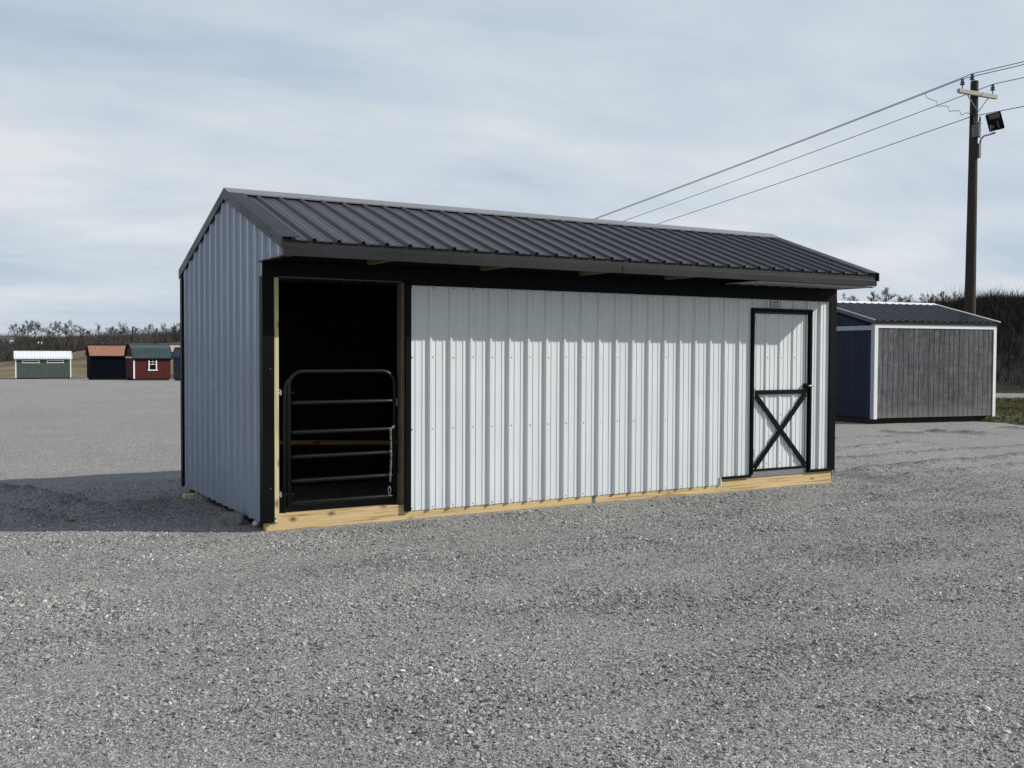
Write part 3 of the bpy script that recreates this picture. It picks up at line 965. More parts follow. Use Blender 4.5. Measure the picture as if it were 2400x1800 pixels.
ho = hk.build('snap_hook', M['zinc'], chain, smooth=True); ho.location = (-.003, -.014, -.03)
mb = MB(); mb.tube([(1.338, .02, 1.0), (1.350, .018, 1.010), (1.352, .016, .98)], .004, 6)
kp = mb.build('keeper_hook', M['zinc']); kp.parent = shed

# bits by the end wall: shim block, lump of concrete
mb = MB(); mb.box(-.15, .06, 2.50, 2.62, .0, .045)
o = mb.build('shim_block', M['woodz'], bev=.005); tag(o, 'short pale wooden shim block under the back corner of the end wall', 'block')


def rock(name, loc, s, seed, mat, label, cat):
    r = random.Random(seed)
    bm = bmesh.new(); bmesh.ops.create_icosphere(bm, subdivisions=3, radius=1)
    offs = [Vector((r.uniform(-9, 9), r.uniform(-9, 9), r.uniform(-9, 9))) for _ in range(14)]
    planes = [(Vector((r.gauss(0, 1), r.gauss(0, 1), r.gauss(0, 1))).normalized(), r.uniform(.62, .9)) for _ in range(13)]
    for v in bm.verts:
        for n_, d_ in planes:
            t = v.co.dot(n_)
            if t > d_: v.co -= n_ * (t - d_)
        v.co += v.co.normalized() * r.uniform(-.02, .02)
    me = bpy.data.meshes.new(name)
    for v in bm.verts: v.co = Vector((v.co.x * s[0], v.co.y * s[1], v.co.z * s[2]))
    bm.to_mesh(me); bm.free(); me.materials.append(mat)
    o = bpy.data.objects.new(name, me); o.location = loc; link(o)
    return tag(o, label, cat)


M['concrete'] = plain('concrete', (0.20, 0.20, 0.195), 0.95, var=0.3, scale=18, spec=0.15)
rock('concrete_lump', (-.145, .56, .045), (.135, .12, .10), 5, M['concrete'], 'rough grey concrete lump on the gravel by the end wall', 'rubble')
rock('stone_chip', (.0, .30, .03), (.04, .05, .035), 9, plain('pale_stone', (.55, .55, .53), .9), 'small pale stone chip beside the front corner of the end wall', 'stone')

#@@REST
# ------------------------------------------------------------------ grey plank shed on the right
M['plank'] = None


def plank_mat(name, cs, rough=0.85, dirt=None):
    """painted or weathered boards; the tone shifts from board to board"""
    m, nt, b = new_mat(name)
    gp_ = nd(nt, 'ShaderNodeNewGeometry').outputs['Position']
    v = nd(nt, 'ShaderNodeMapping', {'Vector': gp_, 'Scale': (14, 14, 1.3)}).outputs[0]
    a = noise(nt, v, 1.6, 6, 0.65, 0.4)
    bl = noise(nt, nd(nt, 'ShaderNodeMapping', {'Vector': gp_, 'Scale': (1.4, 1.4, 3.4)}).outputs[0], 2.4, 6, 0.7)
    f = mth(nt, 'ADD', mth(nt, 'MULTIPLY', a, 0.62), mth(nt, 'MULTIPLY', bl, 0.38))
    c = ramp(nt, f, [(0.36, cs[0]), (0.50, cs[1]), (0.64, cs[2])])
    oi = nd(nt, 'ShaderNodeObjectInfo')
    c = mix(nt, 1.0, c, ramp(nt, oi.outputs['Random'], [(0, gray(0.86)), (1, gray(1.12))]), 'MULTIPLY')
    if dirt:
        sz = nd(nt, 'ShaderNodeSeparateXYZ', {0: nd(nt, 'ShaderNodeTexCoord').outputs['Object']})
        df = ramp(nt, mth(nt, 'ADD', sz.outputs['Z'], mth(nt, 'MULTIPLY', a, 0.25)), [(0.18, gray(0.5)), (0.48, gray(0.0))])
        c = mix(nt, df, c, dirt)
    nt.links.new(c, b.inputs['Base Color'])
    b.inputs['Roughness'].default_value = rough
    set_spec(b, 0.2)
    bump(nt, b, a, 0.4, 0.004)
    return m


M['plank'] = plank_mat('weathered_plank', [(.045, .047, .051), (.095, .098, .104), (.175, .178, .182)], dirt=(.21, .195, .17))
M['endplank'] = plank_mat('end_plank', [(.011, .017, .035), (.014, .022, .044), (.018, .027, .052)], 0.7)  # darker, bluer boards for the end walls
M['trimwhite'] = plain('white_board', (.78, .78, .77), .6, var=.04)
M['trimshaded'] = plain('white_board_shaded', (.30, .35, .42), .6, var=.05)  # white trim on the end wall, its shade put into the colour
M['roofdk'] = metal_paint('dark_roof', (.022, .022, .028), .27, .1, spec=.7)

uax = Vector((.9863, -.165, 0)); ga = math.atan2(-.165, .9863)
pg = (16.907, 7.294)
gsh = empty('plank_shed', (pg[0], pg[1], 0.0), ga)
tag(gsh, 'weathered grey plank shed with white trim and dark metal roof', 'shed')
GW, GD, GB, GH = 3.73, 4.30, .10, 2.345     # length, depth, siding bottom, wall top
nb = 23
pw = (GW - .16) / nb
base = None
for k in range(nb):
    if base is None:
        mb = MB(); mb.box(0.006, pw - .006, -.012, .012, 0, GH - GB - .10)
        base = mb.build('plank', M['plank'], gsh, bev=.003); o = base
    else:
        o = link(base.copy(), gsh)
    o.location = (.08 + k * pw, random.uniform(-.002, .002), GB + .02)
mb = MB(); mb.box(.02, GW - .02, .0125, .03, GB, GH); mb.build('front_backing', M['dark'], gsh)
# end wall boards facing the big shed
ngb = 21; gw = (GD - .10) / ngb
zg = lambda y: GH + (min(y, GD - y)) * .243
for k in range(ngb):
    y0 = .09 + k * gw
    mb = MB()
    for (z0, z1a, z1b) in ((GB + .02, GH - .14, GH - .14), (GH - .04, zg(y0 + .004) - .05, zg(y0 + gw - .004) - .05)):
        if min(z1a, z1b) <= z0 + .02: continue
        mb.prism([(y0 + .004, z0), (y0 + gw - .004, z0), (y0 + gw - .004, z1b), (y0 + .004, z1a)], 0, -.012, .012)
    if mb.v:
        # lower board and gable board are separate boards
        nlow = 8
        low = MB(); low.v = mb.v[:nlow]; low.f = [f for f in mb.f if max(f) < nlow]
        low.build('plank', M['endplank'], gsh)
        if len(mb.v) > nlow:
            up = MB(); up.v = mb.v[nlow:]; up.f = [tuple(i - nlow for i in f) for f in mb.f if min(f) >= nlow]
            up.build('gable_plank', M['endplank'], gsh)
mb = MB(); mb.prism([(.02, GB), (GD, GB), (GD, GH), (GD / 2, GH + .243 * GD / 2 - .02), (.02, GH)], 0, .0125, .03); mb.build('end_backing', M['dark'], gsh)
mb = MB(); mb.prism([(.02, GB), (GD, GB), (GD, GH), (GD / 2, GH + .243 * GD / 2 - .02), (.02, GH)], 0, GW - .03, GW - .0125); mb.build('end_wall', M['endplank'], gsh)
mb = MB(); mb.box(.02, GW - .02, GD - .02, GD, GB, GH); mb.build('back_wall', M['plank'], gsh)
# white corner boards and head board
mb = MB(); mb.box(-.018, .078, -.032, -.014, GB, GH); mb.build('corner_board', M['trimwhite'], gsh)
mb = MB(); mb.box(GW - .075, GW + .012, -.032, -.014, GB, GH); mb.build('corner_board', M['trimwhite'], gsh)
mb = MB(); mb.box(.0785, GW - .0755, -.031, -.014, GH - .085, GH); mb.build('head_board', M['trimwhite'], gsh)
mb = MB(); mb.box(-.032, -.0185, -.030, .085, GB, GH); mb.build('corner_board', M['trimshaded'], gsh)
mb = MB(); mb.box(-.030, -.014, .0855, GD, GH - .135, GH - .03); mb.build('belt_board', M['trimshaded'], gsh)
# skids
mb = MB(); mb.prism([(.06, .0), (GW - .30, .0), (GW - .22, GB), (.02, GB)], 1, .10, .20)
so = mb.build('skid', M['skiddark'], gsh); so.location = (0, 0, -.03); so.scale = (1, 1, 1.295)
mb = MB(); mb.prism([(.06, .0), (GW - .30, .0), (GW - .22, GB), (.02, GB)], 1, GD - .3, GD - .2)
so = mb.build('skid', M['skiddark'], gsh); so.location = (0, 0, -.03); so.scale = (1, 1, 1.295)
mb = MB(); mb.box(.03, GW - .05, .205, GD - .31, -.015, GB - .003); mb.build('floor_frame', M['skiddark'], gsh)
# roof
gth = math.atan(.243); zrg = GH + .085 + .243 * (GD / 2 + .05)
for sg in (1, -1):
    ribbed('roof_panel', (0, GD / 2, zrg), (1, 0, 0), (0, -sg * math.cos(gth), -math.sin(gth)), (0, -sg * math.sin(gth), math.cos(gth)), -.06, GW + .07, 0, (GD / 2 + .06) / math.cos(gth), .02, M['roofdk'], gsh, minor=False, h=.030)
mb = MB(); w = .13
mb.prism([(GD / 2 - w, zrg - w * .243 + .012), (GD / 2 - w, zrg - w * .243 + .026), (GD / 2, zrg + .04), (GD / 2 + w, zrg - w * .243 + .026), (GD / 2 + w, zrg - w * .243 + .012), (GD / 2, zrg + .024)], 0, -.07, GW + .08)
mb.build('ridge_cap', M['trimwhite'], gsh)
for xs in (-.075, GW + .062):
    for sg in (1, -1):
        y0 = GD / 2 - sg * (GD / 2 + .07); z0 = zrg - .243 * (GD / 2 + .07)
        mb = MB(); mb.prism([(y0, z0 - .075), (GD / 2, zrg - .075), (GD / 2, zrg + .008), (y0, z0 + .008)], 0, xs, xs + .014); mb.build('rake_board', M['roofdk'], gsh)
        mb = MB(); mb.prism([(y0, z0 + .0085), (GD / 2, zrg + .0085), (GD / 2, zrg + .030), (y0, z0 + .030)], 0, xs - .004, xs + .035); mb.build('rake_cap', M['trimshaded'] if xs < 0 else M['trimwhite'], gsh)
mb = MB(); mb.box(-.055, GW + .055, -.052, -.036, GH + .002, GH + .068); mb.build('fascia', M['chartrim'], gsh)

# ------------------------------------------------------------------ the far row of sheds
M['greenwall'] = metal_paint('green_metal', (.058, .082, .068), .5, .08)
M['whiteroof'] = metal_paint('white_roof_metal', (.74, .78, .80), .4, .03)
M['copper'] = metal_paint('copper_roof_metal', (.30, .145, .085), .4, .08)
M['blackwall'] = plain('black_siding', (.004, .005, .009), .8, var=.3, spec=.03)
M['redwall'] = plain('barn_red_siding', (.072, .016, .015), .75, var=.12, scale=2, spec=.2)
M['greenroof'] = metal_paint('green_roof_metal', (.028, .050, .044), .28, .08, spec=.8)
M['navywall'] = plain('navy_siding', (.035, .045, .075), .7, var=.1, spec=.2)
M['navyroof'] = metal_paint('navy_roof_metal', (.012, .016, .03), .4, .1)
M['glass'] = plain('dark_glass', (.006, .008, .009), .08, var=.1, spec=.7)


def gz(x, y):
    return float(terrain(np.float64(x), np.float64(y)))


def frontal(r, d, turn=0.0):
    """base point and heading of a shed whose front looks back across the lot"""
    x, y = XY(r, d)
    return (x, y, gz(x, y)), math.atan2(RGT[1], RGT[0]) + turn


def far_shed(name, label, r, d, turn, W, D, H, rise, ov, wall, roof, trim, gamb=False, per=.2286, sk=.12):
    """long side = front (local -y), ridge along x; x from 0 to W"""
    loc, rz = frontal(r, d, turn)
    t = empty(name, loc, rz)
    tag(t, label, 'shed', 'sheds along the far edge of the lot')
    if gamb:
        prof = [(-ov, H - .05), (D * .15, H + rise * .68), (D / 2, H + rise), (D * .85, H + rise * .68), (D + ov, H - .05)]
    else:
        s_ = rise / (D / 2)
        prof = [(-ov, H - ov * s_), (D / 2, H + rise), (D + ov, H - ov * s_)]
    ribbed('wall', (0, 0, 0), (1, 0, 0), (0, 0, 1), (0, -1, 0), 0, W, sk, H, .05, wall, t, per=per, minor=False, split=False, h=.018)
    mb = MB(); mb.box(0.01, W - .01, D - .01, D, sk, H); mb.build('back_wall', wall, t)
    inner = [(0, sk), (D, sk), (D, H)] + [(min(max(p[0], 0), D), p[1] - .03) for p in reversed(prof[1:-1])] + [(0, H)]
    for xa in (0, W - .01):
        mb = MB(); mb.prism(inner, 0, xa, xa + .01); mb.build('end_wall', wall, t)
    mb = MB(); mb.box(.1, W - .1, .06, .16, -.25, sk); mb.build('skid', M['skiddark'], t)
    mb = MB(); mb.box(.1, W - .1, D - .2, D - .1, -.25, sk); mb.build('skid', M['skiddark'], t)
    for (ya, za), (yb, zb) in zip(prof[:-1], prof[1:]):
        ln = math.hypot(yb - ya, zb - za); V = ((0, (yb - ya) / ln, (zb - za) / ln))
        N = (0, -V[2], V[1])
        ribbed('roof_sheet', (0, ya, za), (1, 0, 0), V, N, -.12, W + .12, 0, ln, .05, roof, t, per=per, minor=False, split=False, h=.022)
        mb = MB(); mb.add([], [])
        for xa in (-.135, W + .11):
            b_ = MB(); b_.prism([(ya, za - .09), (yb, zb - .09), (yb, zb + .03), (ya, za + .03)], 0, xa, xa + .022); b_.build('rake_board', trim, t)
    mb = MB(); mb.prism([(D / 2 - .12, H + rise - .02), (D / 2, H + rise + .04), (D / 2 + .12, H + rise - .02)], 0, -.13, W + .13); mb.build('ridge_cap', trim if roof is not M['greenroof'] else roof, t)
    mb = MB(); mb.box(-.11, W + .11, prof[0][0] - .025, prof[0][0] - .003, prof[0][1] - .13, prof[0][1] - .005); mb.build('fascia', trim, t)
    return t


def corner_boards(t, W, H, mat, sk=.12, w=.10, xs=None):
    for xa in (xs if xs is not None else (-.025, W - w + .025)):
        mb = MB(); mb.box(xa, xa + w, -.035, -.0285, sk, H - .02); mb.build('corner_board', mat, t)


# green metal shed with two slot windows: 5.1 m long
g1 = far_shed('green_metal_shed', 'green ribbed metal shed with white roof and two slot windows', -45.77, 95, .445, 4.70, 3.0, 2.06, .50, .22, M['greenwall'], M['whiteroof'], M['whiteroof'])
corner_boards(g1, 4.70, 2.06, M['trimwhite'])
for x0 in (.55, 2.62):
    wdw = empty('window'); wdw.parent = g1
    mb = MB()
    for b_ in ((x0, x0 + 1.48, 1.48, 1.54), (x0, x0 + 1.48, 1.68, 1.74), (x0, x0 + .06, 1.5401, 1.6799), (x0 + 1.42, x0 + 1.48, 1.5401, 1.6799)):
        mb.box(b_[0], b_[1], -.045, -.019, b_[2], b_[3])
    mb.build('frame', M['trimwhite'], wdw)
    mb = MB(); mb.box(x0 + .06, x0 + 1.42, -.026, -.0195, 1.54, 1.68); mb.build('pane', M['glass'], wdw)

b2 = far_shed('black_shed', 'black shed with copper coloured metal roof', -35.95, 88, .50, 3.25, 3.0, 2.12, .86, .12, M['blackwall'], M['copper'], M['blackwall'])
r3 = far_shed('red_barn_shed', 'dark red barn shed with green gambrel roof and white window', -30.84, 84, .56, 2.95, 3.0, 1.84, 1.14, .10, M['redwall'], M['greenroof'], M['blackwall'], gamb=True)
corner_boards(r3, 2.92, 1.84, M['trimwhite'], w=.11, xs=(-.025,))
mb = MB(); mb.box(-.035, -.0265, .0, 3.0, 1.80, 1.90); mb.build('belt_board', M['trimwhite'], r3)
wdw = empty('window'); wdw.parent = r3
x0, x1, z0, z1 = 1.16, 1.84, .86, 1.78
mb = MB()
for b_ in ((x0 - .06, x1 + .06, z0 - .09, z0), (x0, x1, z1 - .07, z1), (x0, x0 + .09, z0, z1 - .07), (x1 - .09, x1, z0, z1 - .07)):
    mb.box(b_[0] + .0005, b_[1] - .0005, -.06, -.019, b_[2] + .0005, b_[3] - .0005)
mb.build('frame', M['trimwhite'], wdw)
zm = (z0 + z1 - .07) / 2
mb = MB(); mb.box(x0 + .09, x1 - .09, -.045, -.019, zm - .02, zm + .02); mb.build('sash', M['trimwhite'], wdw)
mb = MB(); mb.box((x0 + x1) / 2 - .012, (x0 + x1) / 2 + .012, -.044, -.0195, zm + .0205, z1 - .0705); mb.box(x0 + .091, x1 - .091, -.0435, -.0195, zm + .20, zm + .224); mb.build('muntin', M['trimwhite'], wdw)
for (xa, xb) in ((x0 + .09, (x0 + x1) / 2 - .0125), ((x0 + x1) / 2 + .0125, x1 - .09)):
    for (za, zb) in ((zm + .021, zm + .199), (zm + .225, z1 - .071)):
        mb = MB(); mb.box(xa, xb, -.03, -.0198, za, zb); mb.build('pane', M['glass'], wdw)
mb = MB(); mb.box(x0 + .09, x1 - .09, -.03, -.0198, z0 + .0005, zm - .021); mb.build('pane', M['glass'], wdw)
n4 = far_shed('navy_shed', 'navy shed with white corner board half hidden by the white shed', -26.3, 80, .10, 2.6, 2.4, 1.95, .62, .15, M['navywall'], M['navyroof'], M['navyroof'])
corner_boards(n4, 2.6, 1.95, M['trimwhite'], w=.16, xs=(.66, 2.46))

# ------------------------------------------------------------------ utility poles and wires
M['pole'] = wood_mat('pole_wood', (.042, .034, .026), (.020, .017, .014), (.012, .010, .008), 2, knots=.6, rough=.9)
M['arm'] = wood_mat('crossarm_wood', (.36, .33, .28), (.24, .215, .18), (.12, .10, .08), 0, knots=.4)
M['ins'] = plain('insulator_glaze', (.05, .055, .07), .25, var=.2, spec=.6)
M['can'] = plain('grey_can_paint', (.10, .115, .135), .45, var=.15)
M['wire'] = plain('wire', (.020, .021, .023), .6)
M['lampblack'] = plain('lamp_housing', (.005, .005, .006), .6, spec=.08)
M['lampgrey'] = plain('lamp_glass', (.10, .10, .105), .8, spec=.05)

P1 = Vector((22.22, 8.56, 0.0)); P1.z = gz(P1.x, P1.y) - .02
P2 = Vector((32.25, 179.5, 0.0)); P2.z = gz(P2.x, P2.y)
wdir = Vector((P2.x - P1.x, P2.y - P1.y, 0)).normalized()
adir = Vector((wdir.y, -wdir.x, 0))           # along the crossarm, to the right
az = math.atan2(adir.y, adir.x)
up = empty('utility_pole', P1, az)
tag(up, 'tall dark wooden utility pole with crossarm behind the grey plank shed', 'utility pole')
H1 = 9.03 - P1.z
mb = MB(); mb.tube([(0, 0, 0), (.0, 0, 2.6), (.015, 0, 6), (.02, 0, H1)], [.155, .147, .122, .100], 18); mb.build('shaft', M['pole'], up, smooth=False)
zA = 8.66 - P1.z
mb = MB(); mb.box(-.75, .75, -.165, -.075, zA - .055, zA + .055); mb.build('crossarm', M['arm'], up, bev=.006)
for s_ in (-1, 1):
    mb = MB(); mb.bar((s_ * .42 + .02, -.12, zA - .056), (s_ * .03 + .02, -.125, zA - .46), .006, .035, up=(0, 1, 0)); mb.build('arm_brace', M['steel'], up)


def insul(x, y, z):
    mb = MB(); mb.lathe((x, y, z), [(.014, -.12), (.014, 0), (.062, .0), (.066, .018), (.035, .035), (.035, .055), (.060, .058), (.062, .075), (.032, .092), (.030, .115), (.045, .12), (.04, .145), (.012, .152)], 12)
    mb.build('insulator', M['ins'], up)


insul(-.60, -.12, zA + .17); insul(.60, -.12, zA + .17); insul(-.10, -.02, H1 + .02)
mb = MB(); mb.tube([(.0, -.10, 7.86 - P1.z), (.0, -.10, 7.50 - P1.z)], .115, 14); mb.lathe((0, -.10, 7.86 - P1.z), [(.125, 0), (.125, .02), (.06, .06), (.02, .07)], 14); mb.build('transformer_can', M['can'], up)
mb = MB(); mb.tube([(.05, -.17, 7.92 - P1.z), (.05, -.17, 8.05 - P1.z)], [.03, .018], 8); mb.build('bushing', M['ins'], up)
mb = MB(); mb.box(-.17, -.10, -.14, -.05, 7.84 - P1.z, 8.08 - P1.z); mb.build('cutout_bracket', M['lampblack'], up)
mb = MB(); mb.box(.05, .13, -.16, -.09, 6.95 - P1.z, 7.34 - P1.z); mb.build('conduit_box', M['can'], up)
mb = MB(); mb.tube([(.155, -.03, 2.0), (.135, -.03, 5), (.125, -.03, 6.9 - P1.z)], .012, 6); mb.build('conduit', M['steel'], up)
# jumper lead from the line to the cutout
mb = MB()
jp = [(-.60, 1.10, 8.86), (-.60, 1.06, 8.76), (-.55, 1.0, 8.70), (-.45, .84, 8.62), (-.46, .80, 8.47), (-.40, .66, 8.46), (-.33, .55, 8.43), (-.34, .50, 8.28), (-.28, .38, 8.28), (-.22, .26, 8.26), (-.23, .20, 8.13), (-.17, .08, 8.18), (-.13, -.04, 8.12)]
jp = [(x_, y_, z_ - P1.z) for x_, y_, z_ in jp]
mb.tube(jp, .008, 5); mb.build('jumper_lead', M['wire'], up)

fl = empty('flood_light', (P1.x, P1.y, 7.3), az)
tag(fl, 'black floodlight on curved arm clamped to the utility pole', 'floodlight')
mb = MB(); mb.tube([(.11, -.14, .05), (.13, -.15, .16), (.20, -.18, .24), (.36, -.25, .29), (.50, -.30, .33)], .022, 8); mb.build('arm', M['steel'], fl, smooth=True)
mb = MB(); mb.tube([(.30, -.30, .52), (.31, -.30, .34), (.50, -.30, .35), (.66, -.30, .42), (.68, -.30, .60)], .010, 6); mb.build('yoke', M['steel'], fl)
hz_ = empty('lamp_head'); hz_.parent = fl
hz_.location = (.49, -.30, .64); hz_.rotation_euler = (R_(-10), R_(-12), R_(-40))
mb = MB(); mb.box(-.19, .19, -.035, .075, -.23, .24); mb.build('housing', M['lampblack'], hz_, bev=.015)
mb = MB(); mb.box(-.14, .14, -.040, -.0355, .07, .205); mb.build('driver_plate', M['lampgrey'], hz_)
mb = MB(); mb.tube([(-.11, -.035, -.15), (-.11, -.055, -.15)], .04, 12); mb.build('sensor', M['lampgrey'], hz_)
mb = MB(); mb.box(.02, .06, -.055, -.0355, -.21, -.02); mb.build('cable_gland', M['lampgrey'], hz_)

up2 = empty('utility_pole', P2, az)
tag(up2, 'bare far utility pole rising above the green gambrel roof', 'utility pole')
mb = MB(); mb.tube([(0, 0, -.5), (0, 0, 5.75 - P2.z)], [.17, .14], 10); mb.build('shaft', M['pole'], up2)
mb = MB(); mb.tube([(.3, .2, -.2), (.10, .0, 4.0 - P2.z)], .02, 5); mb.build('guy_wire', M['steel'], up2)


def wire(off, yo, z1, z2, sag, lab):
    a = P1 + adir * off + wdir * yo; a.z = z1
    b_ = P2 + adir * (off * .2); b_.z = z2
    c_ = P1 - wdir * 42 + adir * (off); c_.z = z1 + .2
    pts = []
    for k in range(14):
        t = 1 - k / 14
        p = a.lerp(c_, t); p.z -= 4 * .45 * t * (1 - t); pts.append(p)
    for k in range(41):
        t = (k / 40) ** 1.3
        p = a.lerp(b_, t); p.z -= 4 * sag * t * (1 - t); pts.append(p)
    mb = MB(); mb.tube(pts, .0105, 5)
    o = mb.build('power_line', M['wire'], smooth=True)
    tag(o, lab, 'power line', 'wires strung between the two poles')


wire(-.60, -.12, zA + P1.z + .33, 5.55, 3.35, 'power line tied to the left insulator of the crossarm')
wire(-.10, -.02, H1 + P1.z + .18, 5.62, 3.35, 'topmost power line over the head of the utility pole')
wire(.60, -.12, zA + P1.z + .33, 5.55, 3.65, 'power line tied to the right insulator of the crossarm')
wire(-.12, -.05, 8.06, 4.75, 3.4, 'lowest power line passing just above the grey can on the pole')

# ------------------------------------------------------------------ bare trees and brush
M['bark'] = plain('bark', (.075, .066, .060), .95, var=.3, scale=.6, spec=.05)
M['twig'] = plain('twig', (.085, .074, .068), .95, var=.3, scale=.25, spec=.05)
M['brush'] = None


def brush_mat(name, cs):
    m, nt, b = new_mat(name)
    a = noise(nt, coords(nt), .055, 4, .65)
    f = noise(nt, coords(nt), .9, 3, .6)
    t = mth(nt, 'ADD', mth(nt, 'MULTIPLY', a, .65), mth(nt, 'MULTIPLY', f, .35))
    nt.links.new(ramp(nt, t, [(.34, cs[0]), (.5, cs[1]), (.64, cs[2])]), b.inputs['Base Color'])
    b.inputs['Roughness'].default_value = .95; set_spec(b, .05)
    return m


M['brush'] = brush_mat('far_brush', [(.026, .030, .020), (.062, .055, .051), (.115, .102, .094)])
M['brushr'] = brush_mat('hill_brush', [(.014, .015, .013), (.029, .026, .025), (.050, .044, .041)])  # darker brush: cloud shadow over the hill is in the colour


def tree_mesh(seed, h, spread, levels=6):
    """bare broadleaf tree: returns (trunk MB, crown MB)"""
    r = random.Random(seed)
    trunk, crown = MB(), MB()

    def seg(mb, a, b, ra, rb):
        d = (b - a)
        if d.length < 1e-4: return
        d.normalize(); u = d.orthogonal().normalized(); w_ = d.cross(u)
        k = len(mb.v); n = 3
        for p, rr in ((a, ra), (b, rb)):
            for i in range(n):
                an = 2 * math.pi * i / n
                mb.v.append(tuple(p + (u * math.cos(an) + w_ * math.sin(an)) * rr))
        for i in range(n):
            j = (i + 1) % n
            mb.f.append((k + i, k + j, k + n + j, k + n + i))

    def grow(p, d, ln, rad, lv):
        mid = p + d * ln * .5 + Vector((r.uniform(-1, 1), r.uniform(-1, 1), r.uniform(-.3, .5))) * ln * .07
        end = p + d * ln
        mb = trunk if lv == 0 else crown
        seg(mb, p, mid, rad, rad * .85); seg(mb, mid, end, rad * .85, rad * .66)
        if lv >= levels: return
        nchild = r.choice((2, 3, 3)) if lv > 0 else r.choice((3, 4))
        for c in range(nchild):
            base_ = end if r.random() < .6 or lv == 0 else mid
            ax = Vector((r.gauss(0, 1), r.gauss(0, 1), r.gauss(0, .5))).normalized()
            nd_ = (d * r.uniform(.75, 1.1) + ax * spread * r.uniform(.55, 1.15) + Vector((0, 0, .12))).normalized()
            grow(base_, nd_, ln * r.uniform(.60, .84), max(rad * r.uniform(.52, .70), .046), lv + 1)
        if lv == 0:
            grow(end, (d + Vector((r.uniform(-.2, .2), r.uniform(-.2, .2), 0))).normalized(), ln * .8, rad * .7, 1)

    p = Vector((0, 0, 0)); rad = h * .024
    d = Vector((r.uniform(-.06, .06), r.uniform(-.06, .06), 1)).normalized()
    q = p + d * h * .13
    seg(trunk, p, q, rad, rad * .88)
    for k in range(5):                      # leader with limbs leaving it all the way up
        p = q; q = p + (d + Vector((r.uniform(-.18, .18), r.uniform(-.18, .18), 0))).normalized() * h * .13
        seg(crown, p, q, rad * (.88 - k * .14), rad * (.74 - k * .14))
        for c in range(r.choice((2, 2, 3))):
            an = r.uniform(0, 6.283)
            out = spread * r.uniform(.9, 1.5) * (1.15 - .12 * k)
            dd_ = (Vector((math.cos(an) * out, math.sin(an) * out, r.uniform(.55, .95)))).normalized()
            grow(p.lerp(q, r.random()), dd_, h * r.uniform(.17, .24) * (1.05 - .09 * k), rad * r.uniform(.36, .52), 2)
    top = max(v[2] for v in crown.v)
    s_ = h / top
    for mb in (trunk, crown):
        mb.v = [(v[0] * s_, v[1] * s_, v[2] * s_) for v in mb.v]
    return trunk, crown


protos = []
for sd, sp in ((3, .62), (8, .75), (14, .85), (21, .55), (33, .70), (47, .9)):
    tr, cr = tree_mesh(sd, 10.0, sp)
    tm = tr.build('trunk', M['bark'], fixn=False); cm = cr.build('crown', M['twig'], fixn=False)
    protos.append((tm.data, cm.data))
    bpy.data.objects.remove(tm); bpy.data.objects.remove(cm)

LEFT = [(55.3, 655.8, 7.1, 9.5), (62.1, 692.7, 7.5, 9.7), (58.7, 619.5, 6.9, 10.6), (69.1, 688.3, 7.5, 11.6), (69.1, 629.0, 7.1, 7.0), (73.2, 637.0, 7.2, 9.8), (80.9, 670.0, 7.5, 11.4), (79.6, 631.8, 7.2, 9.6), (84.6, 641.9, 7.3, 11.3), (83.5, 593.9, 6.9, 7.4), (95.8, 654.3, 7.5, 6.4), (97.6, 633.2, 7.3, 10.2), (99.2, 612.8, 7.2, 7.0), (109.3, 649.5, 7.6, 8.3), (105.0, 606.9, 7.2, 10.2), (110.6, 617.5, 7.3, 7.9), (110.4, 587.9, 7.1, 7.6), (118.1, 608.4, 7.4, 7.4), (117.7, 590.0, 7.2, 8.8), (121.6, 593.2, 7.3, 6.5), (135.5, 630.4, 7.7, 10.3), (130.0, 589.9, 7.3, 8.9), (137.8, 604.3, 7.5, 9.9)]
RIGHT = [(344.1, 296.4, 22.0, 4.9), (346.3, 294.2, 22.0, 3.8), (346.3, 283.2, 21.6, 5.5), (344.5, 275.7, 21.3, 7.0), (341.3, 265.3, 20.8, 3.9), (339.9, 260.7, 20.6, 4.2), (371.6, 279.6, 22.1, 4.9), (358.8, 266.1, 21.3, 4.4), (349.9, 252.7, 20.6, 5.2), (372.7, 262.8, 21.5, 5.6), (380.6, 265.2, 21.8, 4.1)]


def place_tree(i, x, y, z, h, wide, name, label, group, pi=None):
    td, cd = protos[(i * 5 + 1) % len(protos) if pi is None else pi]
    t = empty(name, (x, y, z), (i * 2.399) % 6.283)
    s_ = h / 10.0
    t.scale = (s_ * wide, s_ * wide, s_)
    link(bpy.data.objects.new('trunk', td), t); link(bpy.data.objects.new('crown', cd), t)
    tag(t, label, 'tree', group)


ORD = 'first second third fourth fifth sixth seventh eighth ninth tenth eleventh twelfth thirteenth fourteenth fifteenth sixteenth seventeenth eighteenth nineteenth twentieth'.split()
for i, (x, y, z, h) in enumerate(LEFT):
    gname = 'bare trees on the left skyline'
    if i == 11:
        place_tree(i, x, y, z - .5, h + .8, .7, 'bare_tree', 'slender lone bare tree on the skyline between two clumps', gname, 3)
    elif i == 2:
        place_tree(i, x, y, z - .5, h + 1.2, 1.1, 'bare_tree', 'broad bare tree, tallest of the skyline clump above the green metal shed', gname, 1)
    elif i == 8:
        place_tree(i, x, y, z - .5, h + 1.2, 1.1, 'bare_tree', 'rounded dense bare tree on the skyline right of the green metal shed', gname, 2)
    elif i < 11:
        place_tree(i, x, y, z - .5, h + .9, 1.0, 'bare_tree', 'bare tree, %s from the left edge on the left skyline' % ORD[i], gname)
    else:
        place_tree(i, x, y, z - .5, h + .9, 1.05, 'bare_tree', 'bare tree, %s to the right of the slender lone tree on the skyline' % ORD[i - 12], gname)
